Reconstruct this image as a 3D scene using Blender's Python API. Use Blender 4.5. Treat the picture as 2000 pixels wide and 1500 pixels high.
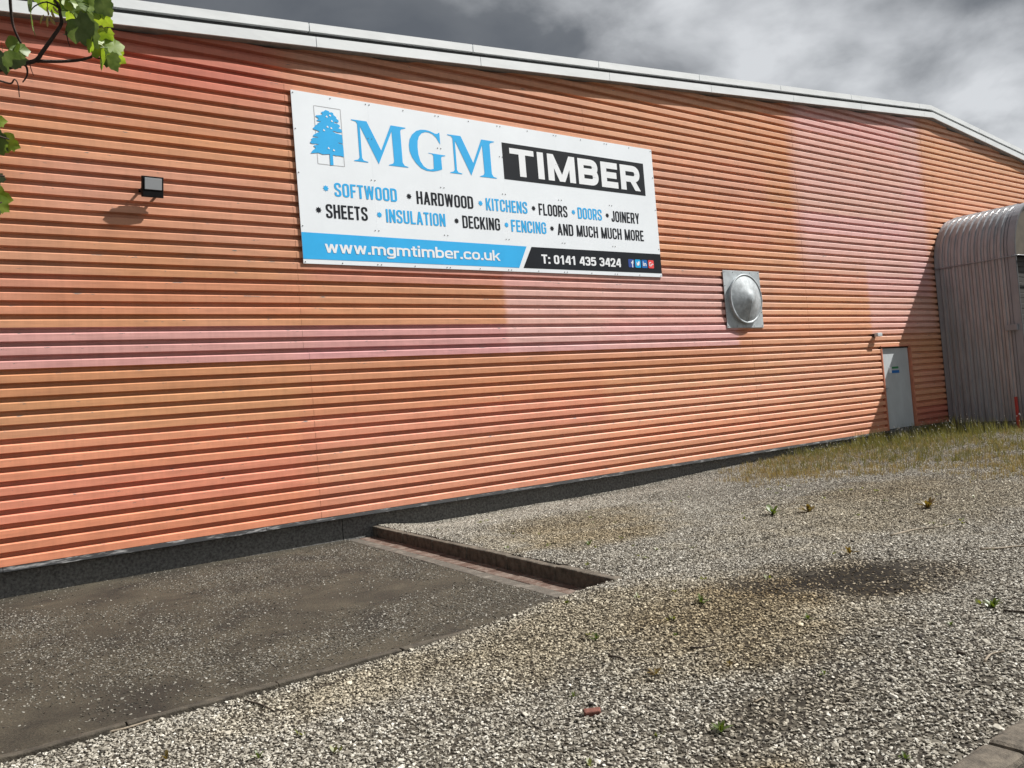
import bpy, bmesh, math, random
import numpy as np
from mathutils import Vector, Matrix, noise as mnoise

random.seed(7)
rng = np.random.default_rng(11)
for o in list(bpy.data.objects):
    bpy.data.objects.remove(o, do_unlink=True)
SC = bpy.context.scene
COL = SC.collection

# ------------------------------------------------------------------ camera
CAMZ = 1.65
C_R = Vector((0.79903777, -0.5957051, -0.08169499))
C_U = Vector((0.04903186, -0.0708619, 0.99628032))
C_F = Vector((0.59927833, 0.80007126, 0.0274128))
cam = bpy.data.cameras.new('camera')
cam.sensor_width = 36.0
cam.lens = 1650.0 / 2000.0 * 36.0
cam.clip_start = 0.05
cam.clip_end = 2000.0
camo = bpy.data.objects.new('camera', cam)
COL.objects.link(camo)
m = Matrix((C_R, C_U, -C_F)).transposed().to_4x4()
m.translation = Vector((0, 0, CAMZ))
camo.matrix_world = m
SC.camera = camo

# ------------------------------------------------------------------ sun and sky
SUN = Vector((2.15, -1.0, 2.55)).normalized()
SUN_EL = math.asin(SUN.z)
SUN_AZ = math.atan2(SUN.x, SUN.y)
sl = bpy.data.lights.new('sun', 'SUN')
sl.energy = 5.0
sl.angle = math.radians(0.53)
sl.color = (1.0, 0.965, 0.915)
so = bpy.data.objects.new('sun', sl)
COL.objects.link(so)
so.location = (20, -10, 25)
so.rotation_euler = SUN.to_track_quat('Z', 'Y').to_euler()

world = bpy.data.worlds.new('World')
SC.world = world
world.use_nodes = True
wt = world.node_tree
wn, wl = wt.nodes, wt.links
wn.clear()


def N(nodes, typ, **kw):
    n = nodes.new(typ)
    for k, v in kw.items():
        if k.startswith('i_'):
            key = k[2:]
            key = int(key) if key.isdigit() else key.replace('_', ' ')
            n.inputs[key].default_value = v
        else:
            setattr(n, k, v)
    return n


def build_sky():
    out = N(wn, 'ShaderNodeOutputWorld')
    bg = N(wn, 'ShaderNodeBackground')
    bg.inputs['Strength'].default_value = 0.075
    sky = N(wn, 'ShaderNodeTexSky', sky_type='NISHITA')
    sky.sun_disc = False
    sky.sun_elevation = SUN_EL
    sky.sun_rotation = SUN_AZ
    sky.air_density = 1.0
    sky.dust_density = 1.5
    tc = N(wn, 'ShaderNodeTexCoord')
    sep = N(wn, 'ShaderNodeSeparateXYZ')
    wl.new(tc.outputs['Generated'], sep.inputs[0])
    zc = N(wn, 'ShaderNodeMath', operation='MAXIMUM', i_1=0.0)
    wl.new(sep.outputs['Z'], zc.inputs[0])
    za = N(wn, 'ShaderNodeMath', operation='ADD', i_1=0.28)
    wl.new(zc.outputs[0], za.inputs[0])
    dx = N(wn, 'ShaderNodeMath', operation='DIVIDE')
    dy = N(wn, 'ShaderNodeMath', operation='DIVIDE')
    wl.new(sep.outputs['X'], dx.inputs[0]); wl.new(za.outputs[0], dx.inputs[1])
    wl.new(sep.outputs['Y'], dy.inputs[0]); wl.new(za.outputs[0], dy.inputs[1])
    cmb = N(wn, 'ShaderNodeCombineXYZ')
    wl.new(dx.outputs[0], cmb.inputs[0]); wl.new(dy.outputs[0], cmb.inputs[1])
    mp = N(wn, 'ShaderNodeMapping')
    mp.inputs['Location'].default_value = SKY_OFF
    mp.inputs['Rotation'].default_value = (0, 0, SKY_ROT)
    wl.new(cmb.outputs[0], mp.inputs['Vector'])
    # broad cloud masses
    n1 = N(wn, 'ShaderNodeTexNoise', i_Scale=1.15, i_Detail=6.0, i_Roughness=0.48, i_Distortion=0.3)
    wl.new(mp.outputs[0], n1.inputs['Vector'])
    # finer billows
    n2 = N(wn, 'ShaderNodeTexNoise', i_Scale=3.6, i_Detail=7.0, i_Roughness=0.55, i_Distortion=0.35)
    wl.new(mp.outputs[0], n2.inputs['Vector'])
    mul = N(wn, 'ShaderNodeMath', operation='MULTIPLY_ADD', i_1=0.34, i_2=-0.165)
    wl.new(n2.outputs['Fac'], mul.inputs[0])
    add = N(wn, 'ShaderNodeMath', operation='ADD')
    wl.new(n1.outputs['Fac'], add.inputs[0]); wl.new(mul.outputs[0], add.inputs[1])
    cr = N(wn, 'ShaderNodeValToRGB')
    e = cr.color_ramp.elements
    e[0].position = 0.38; e[0].color = (0.92, 0.98, 1.06, 1)
    e[1].position = 0.62; e[1].color = (5.5, 5.62, 5.75, 1)
    for p, c in ((0.455, (1.25, 1.31, 1.38, 1)), (0.505, (2.5, 2.57, 2.65, 1)), (0.56, (4.0, 4.1, 4.22, 1))):
        k = e.new(p); k.color = c
    wl.new(add.outputs[0], cr.inputs[0])
    mix = N(wn, 'ShaderNodeMix', data_type='RGBA')
    mix.inputs[0].default_value = 0.93
    wl.new(sky.outputs[0], mix.inputs[6]); wl.new(cr.outputs[0], mix.inputs[7])
    wl.new(mix.outputs[2], bg.inputs['Color'])
    wl.new(bg.outputs[0], out.inputs['Surface'])


SKY_OFF = (7.4957, -14.0868, -21.7433)
SKY_ROT = 4.253343
build_sky()
SC.view_settings.view_transform = 'Standard'
SC.view_settings.look = 'None'
SC.view_settings.exposure = 0.75
SC.view_settings.gamma = 1.0
SC.view_settings.use_curve_mapping = False
SC.render.engine = 'CYCLES'
SC.cycles.max_bounces = 6
SC.cycles.use_denoising = True


# ------------------------------------------------------------------ helpers
def S2L(r, g, b):
    f = lambda c: (c / 255 / 12.92) if c / 255 <= 0.04045 else ((c / 255 + 0.055) / 1.055) ** 2.4
    return (f(r), f(g), f(b))


def ray(px, py):
    return C_R * (px - 1000) + C_U * (750 - py) + C_F * 1650


def at(px, py, dist):
    r = ray(px, py).normalized() * dist
    return Vector((r.x, r.y, r.z + CAMZ))


def gnd(px, py, z=0.05):
    r = ray(px, py)
    t = (z - CAMZ) / r.z
    return Vector((r.x * t, r.y * t, z))


def tag(o, label=None, cat=None, group=None, kind=None):
    if label: o['label'] = label
    if cat: o['category'] = cat
    if group: o['group'] = group
    if kind: o['kind'] = kind
    return o


def link(o, parent=None):
    COL.objects.link(o)
    if parent is not None:
        o.parent = parent
    return o


def empty(name, loc=(0, 0, 0)):
    o = bpy.data.objects.new(name, None)
    o.location = loc
    o.empty_display_size = 0.2
    COL.objects.link(o)
    return o


def mesh_obj(name, verts, faces, mat, parent=None, smooth=False):
    me = bpy.data.meshes.new(name)
    me.from_pydata([tuple(v) for v in verts], [], faces)
    me.update()
    if mat: me.materials.append(mat)
    if smooth:
        me.polygons.foreach_set('use_smooth', [True] * len(me.polygons))
    o = bpy.data.objects.new(name, me)
    link(o, parent)
    if parent is not None and parent.type == 'EMPTY' and parent.location.length > 0:
        o.matrix_parent_inverse = Matrix.Translation(-Vector(parent.location))
    return o


def bm_obj(name, bm, mat, parent=None, smooth=False):
    bmesh.ops.recalc_face_normals(bm, faces=bm.faces)
    me = bpy.data.meshes.new(name)
    bm.to_mesh(me); bm.free()
    if mat: me.materials.append(mat)
    if smooth:
        me.polygons.foreach_set('use_smooth', [True] * len(me.polygons))
    o = bpy.data.objects.new(name, me)
    link(o, parent)
    if parent is not None and parent.type == 'EMPTY' and parent.location.length > 0:
        o.matrix_parent_inverse = Matrix.Translation(-Vector(parent.location))
    return o


def add_box(bm, x0, x1, y0, y1, z0, z1, bev=0.0, M=None):
    r = bmesh.ops.create_cube(bm, size=1.0)
    vs = r['verts']
    for v in vs:
        v.co = Vector((x0 + (v.co.x + .5) * (x1 - x0), y0 + (v.co.y + .5) * (y1 - y0), z0 + (v.co.z + .5) * (z1 - z0)))
    if bev > 0:
        es = list({e for v in vs for e in v.link_edges})
        rb = bmesh.ops.bevel(bm, geom=es, offset=bev, segments=2, affect='EDGES', profile=0.5)
        vs = list({v for f in rb['faces'] for v in f.verts} | {v for v in vs if v.is_valid})
    if M is not None:
        for v in vs:
            v.co = M @ v.co
    return vs


def box(name, x0, x1, y0, y1, z0, z1, mat, parent=None, bev=0.0, M=None):
    bm = bmesh.new()
    add_box(bm, x0, x1, y0, y1, z0, z1, bev, M)
    return bm_obj(name, bm, mat, parent)


def tube(name, pts, radii, mat, parent=None, n=8, bm=None):
    own = bm is None
    if own: bm = bmesh.new()
    pts = [Vector(p) for p in pts]
    rings = []
    prev = None
    for i, p in enumerate(pts):
        a = pts[max(i - 1, 0)]; b = pts[min(i + 1, len(pts) - 1)]
        d = (b - a).normalized()
        if prev is None:
            s = d.orthogonal().normalized()
        else:
            s = (prev - d * prev.dot(d)).normalized()
        prev = s
        t = d.cross(s)
        r = radii[i] if isinstance(radii, (list, tuple)) else radii
        rings.append([bm.verts.new(p + (s * math.cos(k * math.tau / n) + t * math.sin(k * math.tau / n)) * r) for k in range(n)])
    for i in range(len(rings) - 1):
        for k in range(n):
            bm.faces.new((rings[i][k], rings[i][(k + 1) % n], rings[i + 1][(k + 1) % n], rings[i + 1][k]))
    bm.faces.new(rings[0][::-1]); bm.faces.new(rings[-1])
    if own:
        return bm_obj(name, bm, mat, parent, smooth=True)


def smooth_path(pts, k=4):
    pts = [Vector(p) for p in pts]
    out = []
    for i in range(len(pts) - 1):
        p0 = pts[max(i - 1, 0)]; p1 = pts[i]; p2 = pts[i + 1]; p3 = pts[min(i + 2, len(pts) - 1)]
        for j in range(k):
            t = j / k
            out.append(0.5 * ((2 * p1) + (p2 - p0) * t + (2 * p0 - 5 * p1 + 4 * p2 - p3) * t * t + (3 * p1 - p0 - 3 * p2 + p3) * t ** 3))
    out.append(pts[-1])
    return out


def sstep(a, b, x):
    t = min(1, max(0, (x - a) / (b - a)))
    return t * t * (3 - 2 * t)


# ------------------------------------------------------------------ materials
def new_mat(name):
    mt = bpy.data.materials.new(name)
    mt.use_nodes = True
    nt = mt.node_tree
    b = nt.nodes['Principled BSDF']
    return mt, nt, b


def pmat(name, col, rough=0.6, metal=0.0, var=0.15, scale=8.0, bump=0.0, bscale=60.0, spec=0.4, col2=None, stretch=(1, 1, 1), thr=(0.35, 0.65)):
    mt, nt, b = new_mat(name)
    n, l = nt.nodes, nt.links
    tc = N(n, 'ShaderNodeNewGeometry')
    mp = N(n, 'ShaderNodeMapping')
    mp.inputs['Scale'].default_value = stretch
    l.new(tc.outputs['Position'], mp.inputs['Vector'])
    nz = N(n, 'ShaderNodeTexNoise', i_Scale=scale, i_Detail=6.0, i_Roughness=0.62)
    l.new(mp.outputs[0], nz.inputs['Vector'])
    cr = N(n, 'ShaderNodeValToRGB')
    c2 = col2 or tuple(min(1, c * (1 + var)) for c in col)
    cr.color_ramp.elements[0].position = thr[0]
    cr.color_ramp.elements[1].position = thr[1]
    cr.color_ramp.elements[0].color = (*[c * (1 - var) for c in col], 1)
    cr.color_ramp.elements[1].color = (*c2, 1)
    l.new(nz.outputs['Fac'], cr.inputs[0])
    l.new(cr.outputs[0], b.inputs['Base Color'])
    b.inputs['Roughness'].default_value = rough
    b.inputs['Metallic'].default_value = metal
    b.inputs['Specular IOR Level'].default_value = spec
    if bump > 0:
        nb = N(n, 'ShaderNodeTexNoise', i_Scale=bscale, i_Detail=5.0, i_Roughness=0.6)
        l.new(mp.outputs[0], nb.inputs['Vector'])
        bp = N(n, 'ShaderNodeBump', i_Strength=bump, i_Distance=0.01)
        l.new(nb.outputs['Fac'], bp.inputs['Height'])
        l.new(bp.outputs[0], b.inputs['Normal'])
    return mt


def paint_mat():
    mt, nt, b = new_mat('faded_cladding_paint')
    n, l = nt.nodes, nt.links
    at_ = N(n, 'ShaderNodeAttribute', attribute_name='paint')
    geo = N(n, 'ShaderNodeNewGeometry')
    # long horizontal weather streaks
    mp = N(n, 'ShaderNodeMapping')
    mp.inputs['Scale'].default_value = (0.9, 1, 9)
    l.new(geo.outputs['Position'], mp.inputs[0])
    n1 = N(n, 'ShaderNodeTexNoise', i_Scale=2.2, i_Detail=7.0, i_Roughness=0.65)
    l.new(mp.outputs[0], n1.inputs['Vector'])
    r1 = N(n, 'ShaderNodeMapRange', i_1=0.3, i_2=0.7, i_3=0.84, i_4=1.12)
    l.new(n1.outputs['Fac'], r1.inputs[0])
    mul = N(n, 'ShaderNodeMix', data_type='RGBA', blend_type='MULTIPLY')
    mul.inputs[0].default_value = 1.0
    l.new(at_.outputs['Color'], mul.inputs[6]); l.new(r1.outputs[0], mul.inputs[7])
    # faint vertical rain streaks
    mpv = N(n, 'ShaderNodeMapping')
    mpv.inputs['Scale'].default_value = (9.0, 1, .35)
    l.new(geo.outputs['Position'], mpv.inputs[0])
    nv = N(n, 'ShaderNodeTexNoise', i_Scale=1.6, i_Detail=6.0, i_Roughness=0.7)
    l.new(mpv.outputs[0], nv.inputs['Vector'])
    rv = N(n, 'ShaderNodeMapRange', i_1=0.42, i_2=0.72, i_3=1.02, i_4=0.91)
    l.new(nv.outputs['Fac'], rv.inputs[0])
    mulv = N(n, 'ShaderNodeMix', data_type='RGBA', blend_type='MULTIPLY')
    mulv.inputs[0].default_value = 1.0
    l.new(mul.outputs[2], mulv.inputs[6]); l.new(rv.outputs[0], mulv.inputs[7])
    mul = mulv
    # grime specks
    n2 = N(n, 'ShaderNodeTexNoise', i_Scale=14.0, i_Detail=8.0, i_Roughness=0.7)
    mp2 = N(n, 'ShaderNodeMapping')
    mp2.inputs['Scale'].default_value = (0.35, 1, 1.6)
    l.new(geo.outputs['Position'], mp2.inputs[0]); l.new(mp2.outputs[0], n2.inputs['Vector'])
    r2 = N(n, 'ShaderNodeMapRange', i_1=0.60, i_2=0.74, i_3=0.0, i_4=0.38)
    l.new(n2.outputs['Fac'], r2.inputs[0])
    dirt = N(n, 'ShaderNodeMix', data_type='RGBA')
    dirt.inputs[7].default_value = (0.16, 0.07, 0.045, 1)
    l.new(r2.outputs[0], dirt.inputs[0]); l.new(mul.outputs[2], dirt.inputs[6])
    # flaked chips, mostly along the upper edges of the ribs
    mp3 = N(n, 'ShaderNodeMapping')
    mp3.inputs['Scale'].default_value = (1.0, 1, 7.0)
    l.new(geo.outputs['Position'], mp3.inputs[0])
    n3 = N(n, 'ShaderNodeTexNoise', i_Scale=5.5, i_Detail=5.0, i_Roughness=0.62)
    l.new(mp3.outputs[0], n3.inputs['Vector'])
    ed = N(n, 'ShaderNodeMath', operation='MULTIPLY_ADD', i_1=0.13)
    l.new(at_.outputs['Alpha'], ed.inputs[0]); l.new(n3.outputs['Fac'], ed.inputs[2])
    r3 = N(n, 'ShaderNodeMapRange', i_1=0.772, i_2=0.782, i_3=0.0, i_4=0.9)
    l.new(ed.outputs[0], r3.inputs[0])
    chip = N(n, 'ShaderNodeMix', data_type='RGBA')
    chip.inputs[7].default_value = (0.10, 0.13, 0.13, 1)
    l.new(r3.outputs[0], chip.inputs[0]); l.new(dirt.outputs[2], chip.inputs[6])
    l.new(chip.outputs[2], b.inputs['Base Color'])
    b.inputs['Roughness'].default_value = 0.5
    b.inputs['Specular IOR Level'].default_value = 0.35
    nb = N(n, 'ShaderNodeTexNoise', i_Scale=3.0, i_Detail=2.0)
    l.new(geo.outputs['Position'], nb.inputs['Vector'])
    bp = N(n, 'ShaderNodeBump', i_Strength=0.12, i_Distance=0.02)
    l.new(nb.outputs['Fac'], bp.inputs['Height']); l.new(bp.outputs[0], b.inputs['Normal'])
    return mt


M = {}
M['paint'] = paint_mat()
M['back'] = pmat('dark_lining', (0.05, 0.03, 0.025), 0.9)
M['white_metal'] = pmat('white_coated_metal', (0.70, 0.73, 0.74), 0.42, var=0.06, scale=1.5, stretch=(1, 1, 4))
M['gap'] = pmat('dark_recess', (0.05, 0.052, 0.055), 0.6)
M['soffit'] = pmat('grey_soffit', (0.22, 0.225, 0.22), 0.7)
M['flash'] = pmat('bitumen_flashing', (0.045, 0.047, 0.05), 0.6, var=0.3, scale=3.5, stretch=(1.2, 1, 9), col2=(0.36, 0.36, 0.36), thr=(0.54, 0.70))
M['plinth'] = pmat('roughcast_plinth', (0.16, 0.158, 0.15), 0.95, var=0.45, scale=30, bump=1.0, bscale=90)
M['roof'] = pmat('grey_roof_sheet', (0.3, 0.31, 0.32), 0.5)
M['trim'] = pmat('orange_trim', S2L(190, 122, 96), 0.55, var=0.12, scale=5)
M['door'] = pmat('pale_grey_door_paint', (0.50, 0.54, 0.56), 0.45, var=0.10, scale=2.2, stretch=(1, 1, .5))
M['black'] = pmat('black_plastic', (0.009, 0.009, 0.010), 0.55, var=0.2, spec=.12)
M['glass'] = pmat('frosted_lamp_glass', (0.34, 0.36, 0.38), 0.2, var=0.05, scale=2, spec=0.6)
M['steel'] = pmat('galvanised_steel', (0.40, 0.435, 0.455), 0.45, metal=0.25, var=0.22, scale=9, bump=0.06, bscale=14)
M['plate'] = pmat('dull_galvanised_plate', (0.44, 0.48, 0.50), 0.5, metal=0.25, var=0.14, scale=6)
M['screw'] = pmat('dull_screw', (0.16, 0.16, 0.16), 0.5, metal=0.3)
M['board'] = pmat('white_sign_board', (0.78, 0.83, 0.875), 0.45, var=0.03, scale=0.9)
M['blue'] = pmat('sky_blue_vinyl', S2L(52, 172, 232), 0.5, var=0.04, scale=2, spec=.2)
M['ink'] = pmat('black_vinyl', (0.010, 0.013, 0.018), 0.55, var=0.15, scale=3, spec=.12)
M['white'] = pmat('white_vinyl', (0.80, 0.83, 0.86), 0.45, var=0.03, scale=2)
M['greyline'] = pmat('grey_print', (0.42, 0.42, 0.43), 0.5)
M['navy'] = pmat('navy_print', S2L(45, 75, 150), 0.4, var=.05)
M['cyan'] = pmat('cyan_print', S2L(10, 165, 225), 0.4, var=.05)
M['inblue'] = pmat('mid_blue_print', S2L(15, 105, 180), 0.4, var=.05)
M['red'] = pmat('red_print', S2L(232, 75, 75), 0.4, var=.05)
M['green'] = pmat('green_print', (0.03, 0.22, 0.08), 0.5)
M['portal'] = pmat('weathered_mauve_cladding', (0.275, 0.285, 0.305), 0.23, var=0.14, scale=2.5, stretch=(2, 2, .5), spec=.9)
M['portal_flat'] = pmat('weathered_grey_flashing', (0.25, 0.26, 0.285), 0.34, var=0.14, scale=2.5, stretch=(2, 2, .5))
M['lintel'] = pmat('brown_lintel_board', (0.075, 0.062, 0.042), 0.6, var=0.2, scale=4)
M['shade_slats'] = pmat('dark_opening_shade', (0.03, 0.027, 0.024), 0.6)  # shadow inside the canopy opening, as a dark base colour
M['redpost'] = pmat('red_post_paint', (0.36, 0.035, 0.03), 0.5, var=0.2)
M['kerb'] = pmat('mossy_concrete_kerb', (0.100, 0.085, 0.066), 0.92, var=0.45, scale=14, bump=0.7, bscale=70)
M['channel'] = pmat('worn_red_channel', (0.135, 0.080, 0.058), 0.9, var=0.35, scale=9, bump=0.6, bscale=50, col2=(0.22, 0.18, 0.15), thr=(.45, .75))
M['pale_conc'] = pmat('pale_worn_concrete', (0.13, 0.115, 0.095), 0.9, var=0.3, scale=6, bump=0.6, bscale=60, col2=(0.20, 0.18, 0.15), thr=(.5, .72))
M['edging'] = pmat('worn_edging', (0.062, 0.053, 0.040), 0.92, var=0.4, scale=10, bump=0.7, bscale=70)
M['asphalt'] = pmat('asphalt', (0.05, 0.05, 0.05), 0.9, var=0.3, scale=40, bump=.8, bscale=140)
M['soil'] = pmat('dusty_ground', (0.10, 0.09, 0.07), 0.95, var=0.3, scale=3, bump=.5, bscale=30)
M['bark'] = pmat('dark_bark', (0.045, 0.028, 0.022), 0.85, var=0.4, scale=40, bump=.6, bscale=120)
M['twig'] = pmat('bleached_twig', (0.24, 0.20, 0.15), 0.85, var=0.3, scale=60)
M['darktwig'] = pmat('dark_twig', (0.05, 0.038, 0.028), 0.85, var=0.3, scale=60)
M['brick'] = pmat('red_brick', (0.15, 0.058, 0.042), 0.9, var=0.25, scale=50, bump=.5, bscale=120)


def leaf_mat(name, c, c2, tr=0.35):
    mt, nt, b = new_mat(name)
    n, l = nt.nodes, nt.links
    geo = N(n, 'ShaderNodeNewGeometry')
    nz = N(n, 'ShaderNodeTexNoise', i_Scale=35.0, i_Detail=4.0)
    l.new(geo.outputs['Position'], nz.inputs['Vector'])
    cr = N(n, 'ShaderNodeValToRGB')
    cr.color_ramp.elements[0].position = 0.35; cr.color_ramp.elements[1].position = 0.65
    cr.color_ramp.elements[0].color = (*c, 1); cr.color_ramp.elements[1].color = (*c2, 1)
    l.new(nz.outputs['Fac'], cr.inputs[0])
    l.new(cr.outputs[0], b.inputs['Base Color'])
    b.inputs['Roughness'].default_value = 0.45
    tb = N(n, 'ShaderNodeBsdfTranslucent')
    mx = N(n, 'ShaderNodeMix', data_type='RGBA', blend_type='MULTIPLY')
    mx.inputs[0].default_value = 1.0
    mx.inputs[7].default_value = (1.6, 1.5, 0.6, 1)
    l.new(cr.outputs[0], mx.inputs[6]); l.new(mx.outputs[2], tb.inputs['Color'])
    ms = N(n, 'ShaderNodeMixShader')
    ms.inputs[0].default_value = tr
    l.new(b.outputs[0], ms.inputs[1]); l.new(tb.outputs[0], ms.inputs[2])
    l.new(ms.outputs[0], n['Material Output'].inputs['Surface'])
    return mt


M['leaf_dark'] = leaf_mat('dark_maple_leaf', (0.06, 0.10, 0.04), (0.11, 0.16, 0.08), .3)
M['leaf_light'] = leaf_mat('light_maple_leaf', (0.16, 0.25, 0.03), (0.26, 0.36, 0.06), .5)  # lighter, yellower leaf green with more translucency
M['leaf_mid'] = leaf_mat('maple_leaf', (0.09, 0.155, 0.035), (0.15, 0.23, 0.06), .4)
M['seed'] = leaf_mat('dry_seed_key', (0.42, 0.33, 0.17), (0.55, 0.45, 0.25), .3)
M['weed'] = leaf_mat('weed_leaf', (0.05, 0.085, 0.015), (0.10, 0.14, 0.03), .3)
M['weed_brown'] = leaf_mat('reddish_weed_leaf', (0.12, 0.075, 0.025), (0.16, 0.13, 0.04), .3)


def slab_mat():
    mt, nt, b = new_mat('mossy_concrete_slab')
    n, l = nt.nodes, nt.links
    geo = N(n, 'ShaderNodeNewGeometry')
    n1 = N(n, 'ShaderNodeTexNoise', i_Scale=1.3, i_Detail=9.0, i_Roughness=0.68, i_Distortion=0.5)
    l.new(geo.outputs['Position'], n1.inputs['Vector'])
    cr = N(n, 'ShaderNodeValToRGB')
    e = cr.color_ramp.elements
    e[0].position = 0.33; e[0].color = (0.022, 0.019, 0.015, 1)
    e[1].position = 0.68; e[1].color = (0.064, 0.055, 0.039, 1)
    k = e.new(0.5); k.color = (0.044, 0.038, 0.0275, 1)
    l.new(n1.outputs['Fac'], cr.inputs[0])
    n2 = N(n, 'ShaderNodeTexNoise', i_Scale=75.0, i_Detail=6.0, i_Roughness=0.75)
    l.new(geo.outputs['Position'], n2.inputs['Vector'])
    r2 = N(n, 'ShaderNodeMapRange', i_1=0.34, i_2=0.68, i_3=0.45, i_4=1.8)
    l.new(n2.outputs['Fac'], r2.inputs[0])
    mu = N(n, 'ShaderNodeMix', data_type='RGBA', blend_type='MULTIPLY')
    mu.inputs[0].default_value = 1.0
    l.new(cr.outputs[0], mu.inputs[6]); l.new(r2.outputs[0], mu.inputs[7])
    l.new(mu.outputs[2], b.inputs['Base Color'])
    b.inputs['Roughness'].default_value = 0.85
    b.inputs['Specular IOR Level'].default_value = 0.25
    bp = N(n, 'ShaderNodeBump', i_Strength=0.7, i_Distance=0.008)
    l.new(n2.outputs['Fac'], bp.inputs['Height']); l.new(bp.outputs[0], b.inputs['Normal'])
    return mt


# patches on the gravel: (x, y, rx, ry, strength)
DARKP = [(5.95, 3.8, .72, .68, 1.0), (5.45, 4.15, .45, .4, .7), (6.45, 3.5, .5, .45, .7), (3.7, 2.75, .5, .25, .4)]
TANP = [(4.0, 4.7, 1.5, .7, .6), (4.6, 3.8, 1.2, .8, .6), (2.5, 5.0, 1.1, .35, .5), (6.6, 7.6, 1.4, .9, .5), (10, 5.5, 3, 1.5, .5)]
MOSSP = [(4.8, 4.05, .9, .55, .6), (4.4, 3.3, .6, .4, .4), (6.4, 7.2, .9, .6, .6), (7.2, 8.4, 1.4, .8, .6), (11.0, 6.4, 1.5, .8, .4), (2.9, 2.35, .35, .25, .9)]


def patch_nodes(nt, pos, plist, thr=0.0):
    n, l = nt.nodes, nt.links
    acc = None
    nz = N(n, 'ShaderNodeTexNoise', i_Scale=2.3, i_Detail=5.0, i_Roughness=0.65)
    l.new(pos, nz.inputs['Vector'])
    for (x, y, rx, ry, s) in plist:
        mp = N(n, 'ShaderNodeMapping')
        mp.inputs['Location'].default_value = (-x / rx, -y / ry, 0)
        mp.inputs['Scale'].default_value = (1 / rx, 1 / ry, 0)
        l.new(pos, mp.inputs[0])
        ln = N(n, 'ShaderNodeVectorMath', operation='LENGTH')
        l.new(mp.outputs[0], ln.inputs[0])
        sub = N(n, 'ShaderNodeMath', operation='MULTIPLY_ADD', i_1=-1.6)
        l.new(nz.outputs['Fac'], sub.inputs[0]); l.new(ln.outputs['Value'], sub.inputs[2])
        mr = N(n, 'ShaderNodeMapRange', i_1=-0.25, i_2=0.45, i_3=s, i_4=0.0)
        l.new(sub.outputs[0], mr.inputs[0])
        if acc is None:
            acc = mr.outputs[0]
        else:
            mx = N(n, 'ShaderNodeMath', operation='MAXIMUM')
            l.new(acc, mx.inputs[0]); l.new(mr.outputs[0], mx.inputs[1])
            acc = mx.outputs[0]
    return acc


def tint_chain(nt, col_out, pos, dk=(.80, .72, .60, 1)):
    n, l = nt.nodes, nt.links
    for plist, tint in ((TANP, (1.0, .90, .70, 1)), (MOSSP, (.82, .72, .54, 1)), (DARKP, dk)):
        f = patch_nodes(nt, pos, plist)
        mu = N(n, 'ShaderNodeMix', data_type='RGBA', blend_type='MULTIPLY')
        mu.inputs[7].default_value = tint
        l.new(f, mu.inputs[0]); l.new(col_out, mu.inputs[6])
        col_out = mu.outputs[2]
    return col_out


def stone_mat(name, lo=1.0):
    mt, nt, b = new_mat(name)
    n, l = nt.nodes, nt.links
    geo = N(n, 'ShaderNodeNewGeometry')
    a = N(n, 'ShaderNodeAttribute', attribute_name='rnd', attribute_type='INSTANCER')
    cr = N(n, 'ShaderNodeValToRGB')
    e = cr.color_ramp.elements
    e[0].position = 0.0; e[0].color = (0.045 * lo, 0.041 * lo, 0.036 * lo, 1)
    e[1].position = 1.0; e[1].color = (0.62 * lo, 0.60 * lo, 0.54 * lo, 1)
    for p, c in ((.15, (.13, .115, .092)), (.4, (.265, .245, .204)), (.7, (.36, .336, .284)), (.9, (.45, .426, .372))):
        k = e.new(p); k.color = (*[q * lo for q in c], 1)
    l.new(a.outputs['Fac'], cr.inputs[0])
    col = tint_chain(nt, cr.outputs[0], geo.outputs['Position'])
    l.new(col, b.inputs['Base Color'])
    b.inputs['Roughness'].default_value = 0.85
    b.inputs['Specular IOR Level'].default_value = 0.25
    return mt


def bed_mat():
    mt, nt, b = new_mat('gravel_bed')
    n, l = nt.nodes, nt.links
    geo = N(n, 'ShaderNodeNewGeometry')
    vo = N(n, 'ShaderNodeTexVoronoi', i_Scale=34.0)
    l.new(geo.outputs['Position'], vo.inputs['Vector'])
    sep = N(n, 'ShaderNodeSeparateColor')
    l.new(vo.outputs['Color'], sep.inputs[0])
    cr = N(n, 'ShaderNodeValToRGB')
    e = cr.color_ramp.elements
    e[0].position = 0.1; e[0].color = (0.035, 0.03, 0.024, 1)
    e[1].position = 1.0; e[1].color = (0.18, 0.165, 0.135, 1)
    k = e.new(0.6); k.color = (0.045, 0.038, 0.028, 1)
    l.new(sep.outputs[0], cr.inputs[0])
    col = tint_chain(nt, cr.outputs[0], geo.outputs['Position'], (.16, .13, .085, 1))
    l.new(col, b.inputs['Base Color'])
    b.inputs['Roughness'].default_value = 0.95
    b.inputs['Specular IOR Level'].default_value = 0.2
    bp = N(n, 'ShaderNodeBump', i_Strength=0.9, i_Distance=0.012, invert=True)
    l.new(vo.outputs['Distance'], bp.inputs['Height']); l.new(bp.outputs[0], b.inputs['Normal'])
    return mt


M['slab'] = slab_mat()
M['stone'] = stone_mat('gravel_stone')
M['chip'] = stone_mat('slab_chip', .52)
M['bed'] = bed_mat()

# ------------------------------------------------------------------ ground
tag(mesh_obj('ground', [(-250, -250, -.3), (350, -250, -.3), (350, 350, -.3), (-250, 350, -.3)], [(0, 1, 2, 3)], M['soil']), kind='structure')
tag(mesh_obj('pavement', [(-40, -30, -.06), (60, -30, -.06), (60, 1.63, -.06), (-40, 1.63, -.06)], [(0, 1, 2, 3)], M['asphalt']), kind='structure')

KX, SHEAR = 4.95, 0.11          # side kerb: x = KX + SHEAR * (y - 5.4)
YF = 5.42                       # front edge of the slab


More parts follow.
